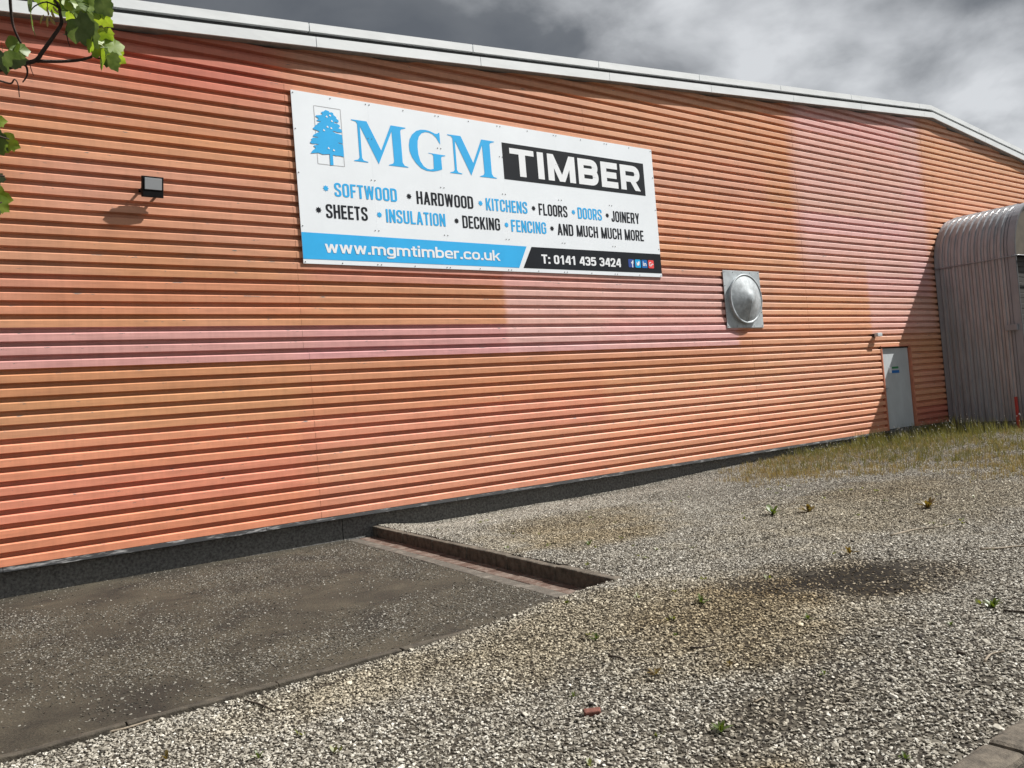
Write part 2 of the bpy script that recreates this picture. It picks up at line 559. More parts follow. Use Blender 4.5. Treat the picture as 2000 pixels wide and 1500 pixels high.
def gh(x, y):
    """height of the gravel surface"""
    lo = -0.040 + 0.140 * sstep(2.6, 5.2, x)
    if y > YF + .03:
        lo = 0.115
    h = lo
    if y > 9.0:
        h -= 0.10 * sstep(9.2, 10.9, y) * sstep(5.6, 6.6, x) * (1 - sstep(10.0, 14.0, x))
    if y < 2.3:
        h -= 0.0
    h += 0.018 * (mnoise.noise(Vector((x * .8, y * .8, 3.1)))) + 0.006 * mnoise.noise(Vector((x * 3.1, y * 3.1, 1.7)))
    return h


def gravel_grid():
    gx = list(np.arange(-9, -0.5, 0.5)) + list(np.arange(-0.5, KX - .12, 0.1)) + [KX - .06, KX + .05, KX + .085] + \
        list(np.arange(KX + .2, 12.5, 0.1)) + list(np.arange(12.6, 40, 0.4))
    gy = list(np.arange(1.70, YF - .05, 0.1)) + [YF - .02, YF + .01, YF + .05] + list(np.arange(YF + .15, 11.1, 0.1)) + [11.2]
    V, F, dens = [], [], []
    for j, y in enumerate(gy):
        for i, x0 in enumerate(gx):
            x = x0 + SHEAR * (y - 5.4)
            inslab = (y > YF + .03) and (x0 < KX + .06)
            z = -0.25 if inslab else gh(x, y)
            V.append((x, y, z))
            d = 1.0
            if inslab or (YF + .005 < y < YF + .1 and x0 < KX) or x < -1.5 or x > 24 or y > 11.15:
                d = 0.0
            if x > 9: d *= 0.62
            if x > 14: d *= 0.5
            for (px, py, rx, ry, s) in DARKP:
                q = math.hypot((x - px) / rx, (y - py) / ry)
                d *= 1 - 0.88 * s * (1 - sstep(.45, 1.25, q + .6 * mnoise.noise(Vector((x * 2.2, y * 2.8, 0)))))
            for (px, py, rx, ry, s) in MOSSP:
                q = math.hypot((x - px) / rx, (y - py) / ry)
                d *= 1 - 0.5 * s * (1 - sstep(.3, 1.2, q + .4 * mnoise.noise(Vector((x * 2.3, y * 2.3, 5)))))
            d *= 0.86 + 0.38 * mnoise.noise(Vector((x * 1.6, y * 1.6, 9)))
            dens.append(max(0, d))
    nx = len(gx)
    for j in range(len(gy) - 1):
        for i in range(nx - 1):
            a = j * nx + i
            F.append((a, a + 1, a + 1 + nx, a + nx))
    return V, F, dens


GV, GF, GD = gravel_grid()
tag(mesh_obj('gravel_ground', GV, GF, M['bed'], smooth=True), kind='structure')


def scatter_group(name, mat, density, rmin, rmax, flat, lift, seed):
    ng = bpy.data.node_groups.new(name, 'GeometryNodeTree')
    ng.interface.new_socket('Geometry', in_out='INPUT', socket_type='NodeSocketGeometry')
    ng.interface.new_socket('Geometry', in_out='OUTPUT', socket_type='NodeSocketGeometry')
    n, l = ng.nodes, ng.links
    gi = n.new('NodeGroupInput'); go = n.new('NodeGroupOutput')
    na = N(n, 'GeometryNodeInputNamedAttribute', data_type='FLOAT')
    na.inputs['Name'].default_value = 'dens'
    mu = N(n, 'ShaderNodeMath', operation='MULTIPLY', i_1=density)
    l.new(na.outputs[0], mu.inputs[0])
    dp = N(n, 'GeometryNodeDistributePointsOnFaces', distribute_method='RANDOM')
    dp.inputs['Seed'].default_value = seed
    l.new(gi.outputs[0], dp.inputs['Mesh']); l.new(mu.outputs[0], dp.inputs['Density'])
    js = n.new('GeometryNodeJoinGeometry')
    for k in range(4):
        ico = N(n, 'GeometryNodeMeshIcoSphere')
        ico.inputs['Radius'].default_value = 1.0
        ico.inputs['Subdivisions'].default_value = 1
        sp = n.new('GeometryNodeSetPosition')
        rv = N(n, 'FunctionNodeRandomValue', data_type='FLOAT_VECTOR')
        rv.inputs[0].default_value = (-.33, -.33, -.33); rv.inputs[1].default_value = (.33, .33, .33)
        rv.inputs['Seed'].default_value = 17 * k + seed
        l.new(ico.outputs['Mesh'], sp.inputs['Geometry']); l.new(rv.outputs[0], sp.inputs['Offset'])
        sm = n.new('GeometryNodeSetMaterial'); sm.inputs['Material'].default_value = mat
        l.new(sp.outputs[0], sm.inputs['Geometry'])
        ss = n.new('GeometryNodeSetShadeSmooth'); ss.inputs['Shade Smooth'].default_value = False
        l.new(sm.outputs[0], ss.inputs[0])
        g2 = n.new('GeometryNodeGeometryToInstance')
        l.new(ss.outputs[0], g2.inputs[0]); l.new(g2.outputs[0], js.inputs[0])
    ip = n.new('GeometryNodeInstanceOnPoints')
    ip.inputs['Pick Instance'].default_value = True
    ri = N(n, 'FunctionNodeRandomValue', data_type='INT')
    for s_ in ri.inputs:
        if s_.type == 'INT' and s_.name == 'Min': s_.default_value = 0
        if s_.type == 'INT' and s_.name == 'Max': s_.default_value = 3
    l.new(next(o for o in ri.outputs if o.type == 'INT'), ip.inputs['Instance Index'])
    rr = N(n, 'FunctionNodeRandomValue', data_type='FLOAT_VECTOR')
    rr.inputs[0].default_value = (-.5, -.5, 0); rr.inputs[1].default_value = (.5, .5, 6.283)
    rs = N(n, 'FunctionNodeRandomValue', data_type='FLOAT_VECTOR')
    rs.inputs[0].default_value = (rmin, rmin * .7, rmin * flat); rs.inputs[1].default_value = (rmax, rmax * .85, rmax * flat)
    rs.inputs['Seed'].default_value = seed + 5
    l.new(dp.outputs['Points'], ip.inputs['Points']); l.new(js.outputs[0], ip.inputs['Instance'])
    l.new(rr.outputs[0], ip.inputs['Rotation']); l.new(rs.outputs[0], ip.inputs['Scale'])
    st = N(n, 'GeometryNodeStoreNamedAttribute', data_type='FLOAT', domain='INSTANCE')
    st.inputs['Name'].default_value = 'rnd'
    rf = N(n, 'FunctionNodeRandomValue', data_type='FLOAT')
    rf.inputs['Seed'].default_value = seed + 9
    fo = next(o for o in rf.outputs if o.type == 'VALUE')
    vs = next(s_ for s_ in st.inputs if s_.name == 'Value' and s_.enabled)
    l.new(fo, vs)
    l.new(ip.outputs[0], st.inputs['Geometry'])
    tr = n.new('GeometryNodeTranslateInstances')
    tr.inputs['Translation'].default_value = (0, 0, lift)
    tr.inputs['Local Space'].default_value = False
    l.new(st.outputs[0], tr.inputs[0])
    l.new(tr.outputs[0], go.inputs[0])
    return ng


def scatter(name, V, F, D, mat, density, rmin, rmax, flat, lift, seed, label, cat):
    keep = [f for f in F if max(D[i] for i in f) > 0]
    o = mesh_obj(name, V, keep, mat)
    a = o.data.attributes.new('dens', 'FLOAT', 'POINT')
    a.data.foreach_set('value', D)
    md = o.modifiers.new('scatter', 'NODES')
    md.node_group = scatter_group(name + '_nodes', mat, density, rmin, rmax, flat, lift, seed)
    return tag(o, label, cat, kind='stuff')


scatter('gravel_stones', GV, GF, GD, M['stone'], 4300.0, 0.0038, 0.0140, 0.60, 0.0035, 3,
        'loose grey and beige gravel stones spread over the yard', 'gravel')

scatter('larger_stones', GV, GF, [d * (1.0 if q[0] < 9 else .3) for d, q in zip(GD, GV)], M['stone'], 15.0, 0.012, 0.027, 0.55, 0.008, 41,
        'scattered larger stones lying among the fine gravel', 'stones')

# slab, sloping a little to the channel
SV, SF, SD = [], [], []
sgx = list(np.arange(-9, -1, 1.0)) + list(np.arange(-1, KX - .45, 0.12)) + [KX - .40]
sgy = list(np.arange(YF + .06, 11.05, 0.12)) + [11.2]
for y in sgy:
    for x0 in sgx:
        x = x0 + SHEAR * (y - 5.4)
        z = -0.012 - 0.012 * sstep(2.5, KX - .4, x0) + 0.006 * mnoise.noise(Vector((x * .9, y * .9, 5)))
        SV.append((x, y, z))
        d = 0.52 + 1.0 * mnoise.noise(Vector((x * .75, y * .75 + 4, 2.2))) + .55 * mnoise.noise(Vector((x * 2.4, y * 2.4, 7)))
        d *= 1 - .75 * sstep(9.8, 10.8, y)
        d *= 1 - .8 * (1 - sstep(5.45, 6.0, y))
        if x < -1: d = 0
        SD.append(max(0.0, d))
for j in range(len(sgy) - 1):
    for i in range(len(sgx) - 1):
        a = j * len(sgx) + i
        SF.append((a, a + 1, a + 1 + len(sgx), a + len(sgx)))
slab = tag(mesh_obj('concrete_slab', SV, SF, M['slab'], smooth=True), kind='structure')
scatter('stone_chips', SV, SF, SD, M['chip'], 2300.0, 0.0030, 0.0122, 0.32, 0.002, 21,
        'pale stone chips scattered over the dark concrete slab', 'stone chips')


def skew(bm_verts=None):
    return Matrix(((1, SHEAR, 0, -SHEAR * 5.4), (0, 1, 0, 0), (0, 0, 1, 0), (0, 0, 0, 1)))


SK = skew()


def rough(bm, amp, seed=0, sc=6.0):
    for v in bm.verts:
        v.co += amp * mnoise.noise_vector(v.co * sc + Vector((seed, 0, 0)))


# channel blocks and pale haunch strip beside the kerb, parts of the slab
y = YF + .05
k = 0
while y < 11.0:
    y1 = min(y + .45, 11.04)
    bm = bmesh.new()
    add_box(bm, KX - .245, KX - .005, y + .004, y1 - .004, -.12, -.024 + random.uniform(-.005, .004), .012, SK)
    rough(bm, .004, k)
    bm_obj('channel_block', bm, M['channel'], slab)
    y = y1; k += 1
y = YF + .05
while y < 11.0:
    y1 = min(y + .9, 11.04)
    bm = bmesh.new()
    add_box(bm, KX - .40, KX - .25, y + .003, y1 - .003, -.12, -.020 + random.uniform(-.004, .003), .01, SK)
    rough(bm, .004, k)
    bm_obj('haunch_strip', bm, M['pale_conc'], slab)
    y = y1; k += 1
# side kerb
kerb = tag(empty('kerb', (5.2, 8.2, 0)), kind='structure')
y = YF - .03
k = 0
while y < 11.0:
    y1 = min(y + .915, 11.06)
    bm = bmesh.new()
    top = .110 + random.uniform(-.004, .004)
    vs = add_box(bm, KX + .0, KX + .125, y + .003, y1 - .003, -.2, top, .014, SK)
    bmesh.ops.subdivide_edges(bm, edges=[e for e in bm.edges if abs((e.verts[0].co - e.verts[1].co).y) > .5], cuts=7)
    rough(bm, .005, k * 3)
    bm_obj('kerb_stone', bm, M['kerb'], kerb)
    y = y1; k += 1
# front edging of the slab
edging = tag(empty('edging_kerb', (0, 5.4, 0)), kind='structure')
x = -9.0
k = 0
while x < KX - .05:
    x1 = min(x + .915, KX + .03)
    bm = bmesh.new()
    top = -.008 + random.uniform(-.004, .004)
    add_box(bm, x + .0015, x1 - .0015, YF + .0, YF + .07, -.2, top, .008)
    bmesh.ops.subdivide_edges(bm, edges=[e for e in bm.edges if abs((e.verts[0].co - e.verts[1].co).x) > .3], cuts=9)
    rough(bm, .008, k * 5, 5); rough(bm, .006, k, 22)
    bm_obj('edging_stone', bm, M['edging'], edging)
    x = x1; k += 1
# near kerb at the lower right
nk = tag(empty('road_kerb', (4, 1.7, 0)), kind='structure')
for k, xa in enumerate(np.arange(-10.0, 22, .915)):
    xa = float(xa) + 3.62 - .915 * 4 + 0.0
    bm = bmesh.new()
    z1 = .072 + random.uniform(-.004, .004)
    add_box(bm, xa + .003, xa + .912, 1.615 + random.uniform(-.003, .003), 1.785, -.2, z1, .028)
    bmesh.ops.subdivide_edges(bm, edges=[e for e in bm.edges if abs((e.verts[0].co - e.verts[1].co).x) > .4], cuts=9)
    rough(bm, .005, k * 7, 7)
    bm_obj('kerb_stone', bm, M['kerb'], nk)

# ------------------------------------------------------------------ warehouse
WY = 11.0                       # plane of the rib crests
PITCH = 0.157
Z_B = 0.315                     # underside of the cladding
RX = 22.92                      # ridge


def roof_top(x):
    return 7.297 + .0844 * (x - 5.113) if x < RX else 8.80 - .0997 * (x - RX)


TAN = S2L(200, 140, 104); SALMON = S2L(212, 146, 116); PINK = S2L(206, 151, 150); CORAL = S2L(212, 136, 106)
REDP = S2L(192, 113, 95); PEACH = S2L(216, 162, 130); RPINK = S2L(216, 172, 166); ROSE = S2L(204, 148, 124)
# x0, x1, z0, z1 (above the floor), colour, amount, soft x, soft z
PATCH = [
    (-20, 60, -1, 1.85, SALMON, .85, .3, .5),
    (-20, 4.79, -1, 1.45, CORAL, .8, .35, .55),
    (10.4, 60, 1.0, 2.6, PEACH, .6, .1, .3),  # paler towards the right: brightness from the viewing angle put into the paint
    (-20, 60, 1.95, 2.62, TAN, .8, .3, .12),
    (14.5, 60, 2.0, 4.4, PEACH, .75, .4, .4),  # again paler on the right, angle brightness carried by the colour
    (-20, 4.71, 6.05, 9, REDP, .95, .02, .35),
    (-20, 2.2, 5.4, 6.3, ROSE, .6, .8, .3),
    (1.8, 4.4, 4.3, 5.3, ROSE, .55, .8, .25),
    (4.9, 9.5, 5.6, 7.3, ROSE, .45, 1.2, .3),
    (-20, 14.1, 2.56, 3.04, PINK, .95, .05, .03),
    (8.25, 14.15, 2.55, 3.95, RPINK, .75, .05, .18),
    (4.8, 9.0, 3.65, 3.95, PINK, .4, .9, .1),
    (10.3, 16.6, 4.2, 8.5, PEACH, .5, 1.0, .5),
    (16.6, 22.37, 4.1, 9, RPINK, .85, .02, .6),
    (19.15, 22.37, 2.7, 4.6, RPINK, .8, .05, .25),
    (22.37, 60, 3.5, 9.5, PEACH, .9, .25, .3),
    (14.0, 15.9, 4.5, 6.4, ROSE, .4, .6, .3),
    (20.7, 60, -1, .85, REDP, .8, .4, .2),
]


def paint(x, z, row):
    c = Vector(TAN)
    nz = mnoise.noise(Vector((x * .55, z * 1.3, 4.4)))
    c = c.lerp(Vector(ROSE), sstep(.0, .55, nz) * .6)
    for (x0, x1, z0, z1, col, amt, sx, sz) in PATCH:
        j = .35 * mnoise.noise(Vector((x * .7, z * 1.1, x0)))
        fx = sstep(x0 - sx, x0 + sx, x + j * sx) * (1 - sstep(x1 - sx, x1 + sx, x + j * sx))
        fz = sstep(z0 - sz, z0 + sz, z + j * sz) * (1 - sstep(z1 - sz, z1 + sz, z + j * sz))
        c = c.lerp(Vector(col), amt * fx * fz)
    r = random.Random(row * 31)
    sheet = random.Random(int(row // 3) * 101 + sum(1 for q in (4.75, 10.35, 15.6, 21.3) if x > q) * 7)
    c = Vector((c.x * (1 + sheet.uniform(-.03, .03)), c.y * (1 + sheet.uniform(-.04, .04)), c.z * (1 + sheet.uniform(-.06, .06))))
    c = c * (1 + r.uniform(-.045, .045)) * (1 + .05 * mnoise.noise(Vector((x * .3, row * .7, 2))))
    return (min(1, c.x), min(1, c.y), min(1, c.z))


wh = tag(empty('warehouse', (10, WY, 0)), 'long warehouse clad in faded orange and pink ribbed metal under a white gable fascia', 'building')
DX0, DX1, DZ1 = 19.46, 20.86, 2.40       # opening for the door


def rib(x0, x1, z0, row, off):
    n = max(2, int((x1 - x0) / .3))
    xs = [x0 + (x1 - x0) * i / n for i in range(n + 1)]
    for e in (8.25, 14.1, 19.15):
        if x0 + .2 < e < x1 - .2: xs += [e - .05, e, e + .05]
    xs = sorted(set(xs)); n = len(xs) - 1
    prof = [(0.0, 0.0), (0.0, .080), (.011, .091), (.064, .102), (.064, .142), (0.0, PITCH)]
    V, F, C = [], [], []
    for x in xs:
        w = .0035 * mnoise.noise(Vector((x * 1.7, row * 3.3, 0))) + .002 * mnoise.noise(Vector((x * 6, row * 5.1, 4)))
        wz = .0025 * mnoise.noise(Vector((x * .9, row * 2.1, 8)))
        for i, (dy, dz) in enumerate(prof):
            V.append((x, WY + dy + w * (1 - dy / .064) + off, z0 + dz + (wz if 0 < i < 5 else 0)))
            cc = paint(x, z0 + .05, row)
            C.extend((*cc, (0.0, 1.0, 1.0, .55, .3, 0.0)[i]))
    k = len(prof)
    for i in range(n):
        for j in range(k - 1):
            a = i * k + j
            F.append((a, a + k, a + k + 1, a + 1))
    o = mesh_obj('cladding_rib', V, F, M['paint'], wh)
    at_ = o.data.attributes.new('paint', 'FLOAT_COLOR', 'POINT')
    at_.data.foreach_set('color', C)
    return o


def build_ribs():
    row = 0
    z = Z_B + .03
    while z < 8.62:
        # x-range under the roof
        zz = z + .40
        xa = max(-5.0, 5.113 + (zz - 7.297 + .12) / .0844)
        xb = min(36.0, RX + (8.80 - zz - .12) / .0997)
        xa = max(-5.0, xa - 2.6)
        xb = min(36.0, xb + 2.2)
        if xb - xa < .5:
            break
        seams = [-.9, 4.79, 10.41, 14.55, 20.3, 26.0, 31.5] if z < 2.6 else [-.9, 4.71, 10.30, 16.6, 22.37, 28.0, 33.5]
        cuts = [xa] + [s for s in seams if xa + .3 < s < xb - .3] + [xb]
        for i in range(len(cuts) - 1):
            a, b = cuts[i], cuts[i + 1]
            a += .0006; b -= .0006
            off = .0022 if i % 2 else 0
            if z < DZ1 - .05 and b > DX0 and a < DX1:
                if a < DX0 - .05: rib(a, DX0, z, row, off)
                if b > DX1 + .05: rib(DX1, b, z, row, off)
            else:
                rib(a, b, z, row, off)
        z += PITCH
        row += 1


build_ribs()
# unseen backing sheet added to stop light leaking through the ribs, then side walls
bm = bmesh.new()
vs = [bm.verts.new((x, WY + .08, z)) for x, z in ((-5, .32), (DX0, .32), (DX0, DZ1), (DX1, DZ1), (DX1, .32), (36, .32), (36, roof_top(36) - .1), (RX, 8.7), (-5, roof_top(-5) - .1))]
bm.faces.new(vs)
bmesh.ops.triangulate(bm, faces=bm.faces[:])
bm_obj('backing_sheet', bm, M['back'], wh)
bm = bmesh.new()
for x in (-5, 36):
    vs = [bm.verts.new(p) for p in ((x, WY + .07, -.2), (x, 60, -.2), (x, 60, roof_top(x) - .1), (x, WY + .07, roof_top(x) - .1))]
    bm.faces.new(vs)
bm_obj('side_wall', bm, M['trim'], wh)
# roof
bm = bmesh.new()
for (xa, xb) in ((-5.3, RX), (RX, 36.3)):
    za, zb = roof_top(xa) - .03, roof_top(xb) - .03
    q = [(xa, WY - .05, za), (xb, WY - .05, zb), (xb, 60, zb), (xa, 60, za)]
    v0 = [bm.verts.new(p) for p in q]; v1 = [bm.verts.new((p[0], p[1], p[2] - .05)) for p in q]
    bm.faces.new(v0); bm.faces.new(v1[::-1])
    for i in range(4): bm.faces.new((v0[i], v0[(i + 1) % 4], v1[(i + 1) % 4], v1[i]))
bm_obj('roof', bm, M['roof'], wh)


def verge(name, xa, xb, y0, y1, d0, d1, mat, gap=.004, n=1):
    """a strip following the roof slope between depths d0 > d1 below the roof top"""
    xa += gap; xb -= gap
    V = []
    xs = [xa, xb] if not (xa < RX < xb) else [xa, RX, xb]
    for x in xs:
        t = roof_top(x)
        V += [(x, y0, t - d0), (x, y1, t - d0), (x, y1, t - d1), (x, y0, t - d1)]
    F = []
    for i in range(len(xs) - 1):
        a = i * 4
        for j in range(4):
            F.append((a + j, a + 4 + j, a + 4 + (j + 1) % 4, a + (j + 1) % 4))
    F += [(0, 1, 2, 3), tuple(len(V) - 4 + j for j in (3, 2, 1, 0))]
    bm = bmesh.new()
    vv = [bm.verts.new(v) for v in V]
    for f in F: bm.faces.new([vv[i] for i in f])
    return bm_obj(name, bm, mat, wh)


ups = [-3.2, -.4, 2.3] + [v * .989 for v in (5.17, 8.02, 10.83, 13.63, 16.38, 19.24)] + [22.3, 25.6, 28.4, 31.2, 34, 36.3]
los = [-3.0, -.2, 2.4] + [v * .989 for v in (5.25, 8.14, 11.06, 13.95, 16.8, 19.6)] + [22.45, 25.9, 28.7, 31.5, 34.3, 36.3]
ups = [-5.3] + ups; los = [-5.3] + los
for a, b in zip(ups[:-1], ups[1:]):
    verge('cap_panel', a, b, WY - .10, WY + .3, .120, 0.0, M['white_metal'], .009)
for a, b in zip(los[:-1], los[1:]):
    verge('fascia_panel', a, b, WY - .125, WY - .10, .345, .200, M['white_metal'], .0055)
verge('fascia_recess', -5.28, 36.28, WY - .04, WY - .01, .30, .10, M['gap'], 0)  # dark strip: shadow between cap and fascia put into its colour
verge('soffit', -5.28, 36.28, WY - .098, WY + .05, .352, .335, M['soffit'], 0)
# plinth blocks and flashing
px = [-5.0, -.6, 5.13, 10.9, 16.7, DX0 - .02]
for a, b in zip(px[:-1], px[1:]):
    box('plinth_block', a + .006, b - .006, WY + .095, WY + .25, -.25, Z_B - .012, M['plinth'], wh)
box('plinth_block', DX1 + .02, 36, WY + .095, WY + .25, -.25, Z_B - .012, M['plinth'], wh)
fx = [-5.0, -2.0, 1.0, 4.0, 7.0, 10.0, 13.0, 16.0, DX0 - .01]
for k, (a, b) in enumerate(list(zip(fx[:-1], fx[1:])) + [(DX1 + .01, 22.6)]):
    bm = bmesh.new()
    j = random.uniform(-.004, .004)
    pr = [(WY + .105, Z_B + .034), (WY - .018, Z_B + .022), (WY - .026, Z_B - .022 + j), (WY - .012, Z_B - .030 + j), (WY + .105, Z_B - .010)]
    ra = [bm.verts.new((a + .003, p[0], p[1])) for p in pr]; rb = [bm.verts.new((b - .003, p[0], p[1])) for p in pr]
    for i in range(5): bm.faces.new((ra[i], ra[(i + 1) % 5], rb[(i + 1) % 5], rb[i]))
    bm.faces.new(ra[::-1]); bm.faces.new(rb)
    bm_obj('flashing', bm, M['flash'], wh)
# door
box('door_jamb', DX0 - .004, DX0 + .045, WY - .012, WY + .12, .33, DZ1 - .07, M['trim'], wh, .004)
box('door_jamb', DX1 - .045, DX1 + .004, WY - .012, WY + .12, .33, DZ1 - .07, M['trim'], wh, .004)
box('door_head', DX0 - .012, DX1 + .012, WY - .014, WY + .12, DZ1 - .03, DZ1 + .006, M['trim'], wh, .004)
box('door_reveal', DX0 + .02, DX1 - .02, WY + .12, WY + .16, .2, DZ1 + .05, M['gap'], wh)
door = box('door', DX0 + .062, DX1 - .062, WY + .055, WY + .105, .36, DZ1 - .062, M['door'], wh, .006)
box('door_handle', DX0 + .15, DX0 + .27, WY + .02, WY + .05, 1.35, 1.38, M['steel'], door, .005)
box('lock_plate', DX0 + .14, DX0 + .19, WY + .046, WY + .056, 1.28, 1.44, M['steel'], door)
box('green_notice', 19.98, 20.28, WY + .049, WY + .054, 1.83, 1.88, M['green'], door)
box('blue_notice', 19.96, 20.30, WY + .049, WY + .054, 1.72, 1.79, M['inblue'], door)
box('white_notice', 19.84, 19.95, WY + .049, WY + .054, 1.73, 1.88, M['white'], door)
box('door_sill', DX0, DX1, WY - .05, WY + .12, .2, .345, M['plinth'], wh)

# bulkhead box by the door
bl = tag(empty('wall_light', (19.2, WY, 2.65)), 'small pale grey box light fixed above the door corner', 'wall light')
box('housing', 19.14, 19.35, WY - .14, WY - .05, 2.62, 2.71, M['door'], bl, .012)
box('bracket', 19.17, 19.29, WY - .05, WY + .02, 2.63, 2.70, M['gap'], bl, .004)

# ------------------------------------------------------------------ floodlight
fl = tag(empty('floodlight', (2.84, WY, 4.7)), 'black floodlight with a pale glass front on the left of the wall', 'floodlight')
T = Matrix.Translation((2.835, WY - .145, 4.735)) @ Matrix.Rotation(math.radians(14), 4, 'X') @ Matrix.Rotation(math.radians(6), 4, 'Z')
hb = box('lamp_body', -.128, .128, -.02, .035, -.13, .125, M['black'], fl, .006, T)
box('lamp_glass', -.104, .104, -.026, -.018, -.035, .105, M['glass'], hb, .003, T)
for i in range(5):
    box('cooling_fin', -.1, .1, .035, .052, -.09 + i * .04, -.08 + i * .04, M['black'], hb, 0, T)
for sx in (-1, 1):
    box('bracket_arm', 2.835 + sx * .115 - .012, 2.835 + sx * .115 + .012, WY - .15, WY + .005, 4.70, 4.725, M['black'], fl, .003)
box('back_plate', 2.70, 2.97, WY - .012, WY - .002, 4.69, 4.735, M['black'], fl, .002)

# ------------------------------------------------------------------ extractor vent
vx, vz = 14.36, 3.48
ve = tag(empty('wall_vent', (vx, WY, vz)), 'square galvanised vent plate with a domed conical cowl on the wall', 'vent')
box('vent_plate', vx - .59, vx + .59, WY - .016, WY - .004, vz - .59, vz + .59, M['plate'], ve, .003)
bm = bmesh.new()
cx, cz = vx + .01, vz + .0
nseg = 64
prof = [(.495, .0), (.495, .058), (.512, .060), (.515, .074), (.500, .080), (.482, .078), (.470, .070), (.40, .094), (.30, .128), (.20, .162), (.10, .196), (.0, .230)]
rings = []
for (r, e) in prof:
    if r == 0:
        rings.append([bm.verts.new((cx, WY - .016 - e, cz))])
    else:
        rings.append([bm.verts.new((cx + r * math.cos(t * math.tau / nseg), WY - .016 - e, cz + r * math.sin(t * math.tau / nseg))) for t in range(nseg)])
for a, b in zip(rings[:-1], rings[1:]):
    for t in range(nseg):
        if len(b) == 1: bm.faces.new((a[t], a[(t + 1) % nseg], b[0]))
        else: bm.faces.new((a[t], a[(t + 1) % nseg], b[(t + 1) % nseg], b[t]))
cowl = bm_obj('vent_cowl', bm, M['steel'], ve, smooth=True)
for p in cowl.data.polygons: p.use_smooth = True
md = cowl.modifiers.new('edge', 'EDGE_SPLIT'); md.split_angle = math.radians(28)
tube('cowl_seam', [(cx + .004, WY - .242, cz - .006), (cx - .008, WY - .155, cz - .27), (cx - .016, WY - .092, cz - .46)], .006, M['plate'], cowl, 6)
screw_me = None


def screw(x, y, z, parent, mat='screw', r=.011):
    global screw_me
    if screw_me is None:
        bm = bmesh.new()
        bmesh.ops.create_cone(bm, cap_ends=True, segments=8, radius1=1, radius2=.6, depth=.7)
        bmesh.ops.rotate(bm, verts=bm.verts, cent=(0, 0, 0), matrix=Matrix.Rotation(math.radians(90), 3, 'X'))
        screw_me = bpy.data.meshes.new('screw'); bm.to_mesh(screw_me); bm.free()
        screw_me.materials.append(M['screw'])
    o = bpy.data.objects.new('screw', screw_me)
    link(o, parent)
    o.matrix_parent_inverse = Matrix.Translation(-Vector(parent.location))
    o.location = (x, y, z); o.scale = (r, r, r)
    return o


for i in range(5):
    for (a, b) in ((-.55 + i * .275, .555), (-.55 + i * .275, -.555), (-.56, -.55 + i * .275), (.56, -.55 + i * .275)):
        if abs(a) < .56 or abs(b) < .54:
            screw(vx + a, WY - .019, vz + b, ve, r=.010)

# ------------------------------------------------------------------ sign
SX, SZ, SW, SH = 4.795, 2.225 + CAMZ, 7.185, 2.445
SY = WY - .020
sg = tag(empty('shop_sign', (SX + SW / 2, WY, SZ)), 'big white MGM TIMBER sign board with blue and black lettering on the wall', 'sign')
edges = [0, 1.187, 2.39, 3.585, 4.79, 5.99, SW]
for a, b in zip(edges[:-1], edges[1:]):
    box('sign_panel', SX + a + .0004, SX + b - .0004, SY, SY + .012, SZ, SZ + SH, M['board'], sg)

class Flat:
    """flat pieces of print on the sign, every stroke a hair in front of the one before"""
    def __init__(self, level=0):
        self.V, self.F = [], []
        self.k = 0
        self.base = .0022 + level * .0022

    def poly(self, pts):
        y = SY - self.base - .00012 * (self.k % 9)
        self.k += 1
        i0 = len(self.V)
        self.V += [(SX + p[0], y, SZ + p[1]) for p in pts]
        self.F.append(tuple(range(i0, i0 + len(pts))))

    def strip(self, L, R, closed=False):
        y = SY - self.base - .00012 * (self.k % 9)
        self.k += 1
        i0 = len(self.V)
        for a, b in zip(L, R):
            self.V += [(SX + a[0], y, SZ + a[1]), (SX + b[0], y, SZ + b[1])]
        n = len(L)
        for i in range(n if closed else n - 1):
            a = i0 + 2 * i; b = i0 + 2 * ((i + 1) % n)
            self.F.append((a, a + 1, b + 1, b))

    def build(self, name, mat):
        me = bpy.data.meshes.new(name)
        me.from_pydata(self.V, [], self.F)
        bm = bmesh.new(); bm.from_mesh(me)
        bmesh.ops.triangulate(bm, faces=[f for f in bm.faces if len(f.verts) > 4])
        for f in bm.faces:
            f.normal_update()
            if f.normal.y > 0: f.normal_flip()
        bm.to_mesh(me); bm.free()
        me.materials.append(mat)
        o = bpy.data.objects.new(name, me)
        link(o, sg)
        o.matrix_parent_inverse = Matrix.Translation(-Vector(sg.location))
        return o


def rounded(pts, r, closed=False, seg=6):
    out = []
    n = len(pts)
    for i, p in enumerate(pts):
        rr = r[i] if isinstance(r, (list, tuple)) else r
        if (not closed and i in (0, n - 1)) or rr <= 0:
            out.append(tuple(p)); continue
        a = Vector(pts[(i - 1) % n]); c = Vector(pts[(i + 1) % n]); b = Vector(p)
        la, lc = (a - b).length, (c - b).length
        d = min(rr, la * .499, lc * .499)
        s = b + (a - b).normalized() * d; e = b + (c - b).normalized() * d
        for k in range(seg + 1):
            t = k / seg
            # quadratic blend pulled towards a circular arc
            q = s * (1 - t) ** 2 + b * 2 * t * (1 - t) + e * t ** 2
            out.append((q.x, q.y))
    return out


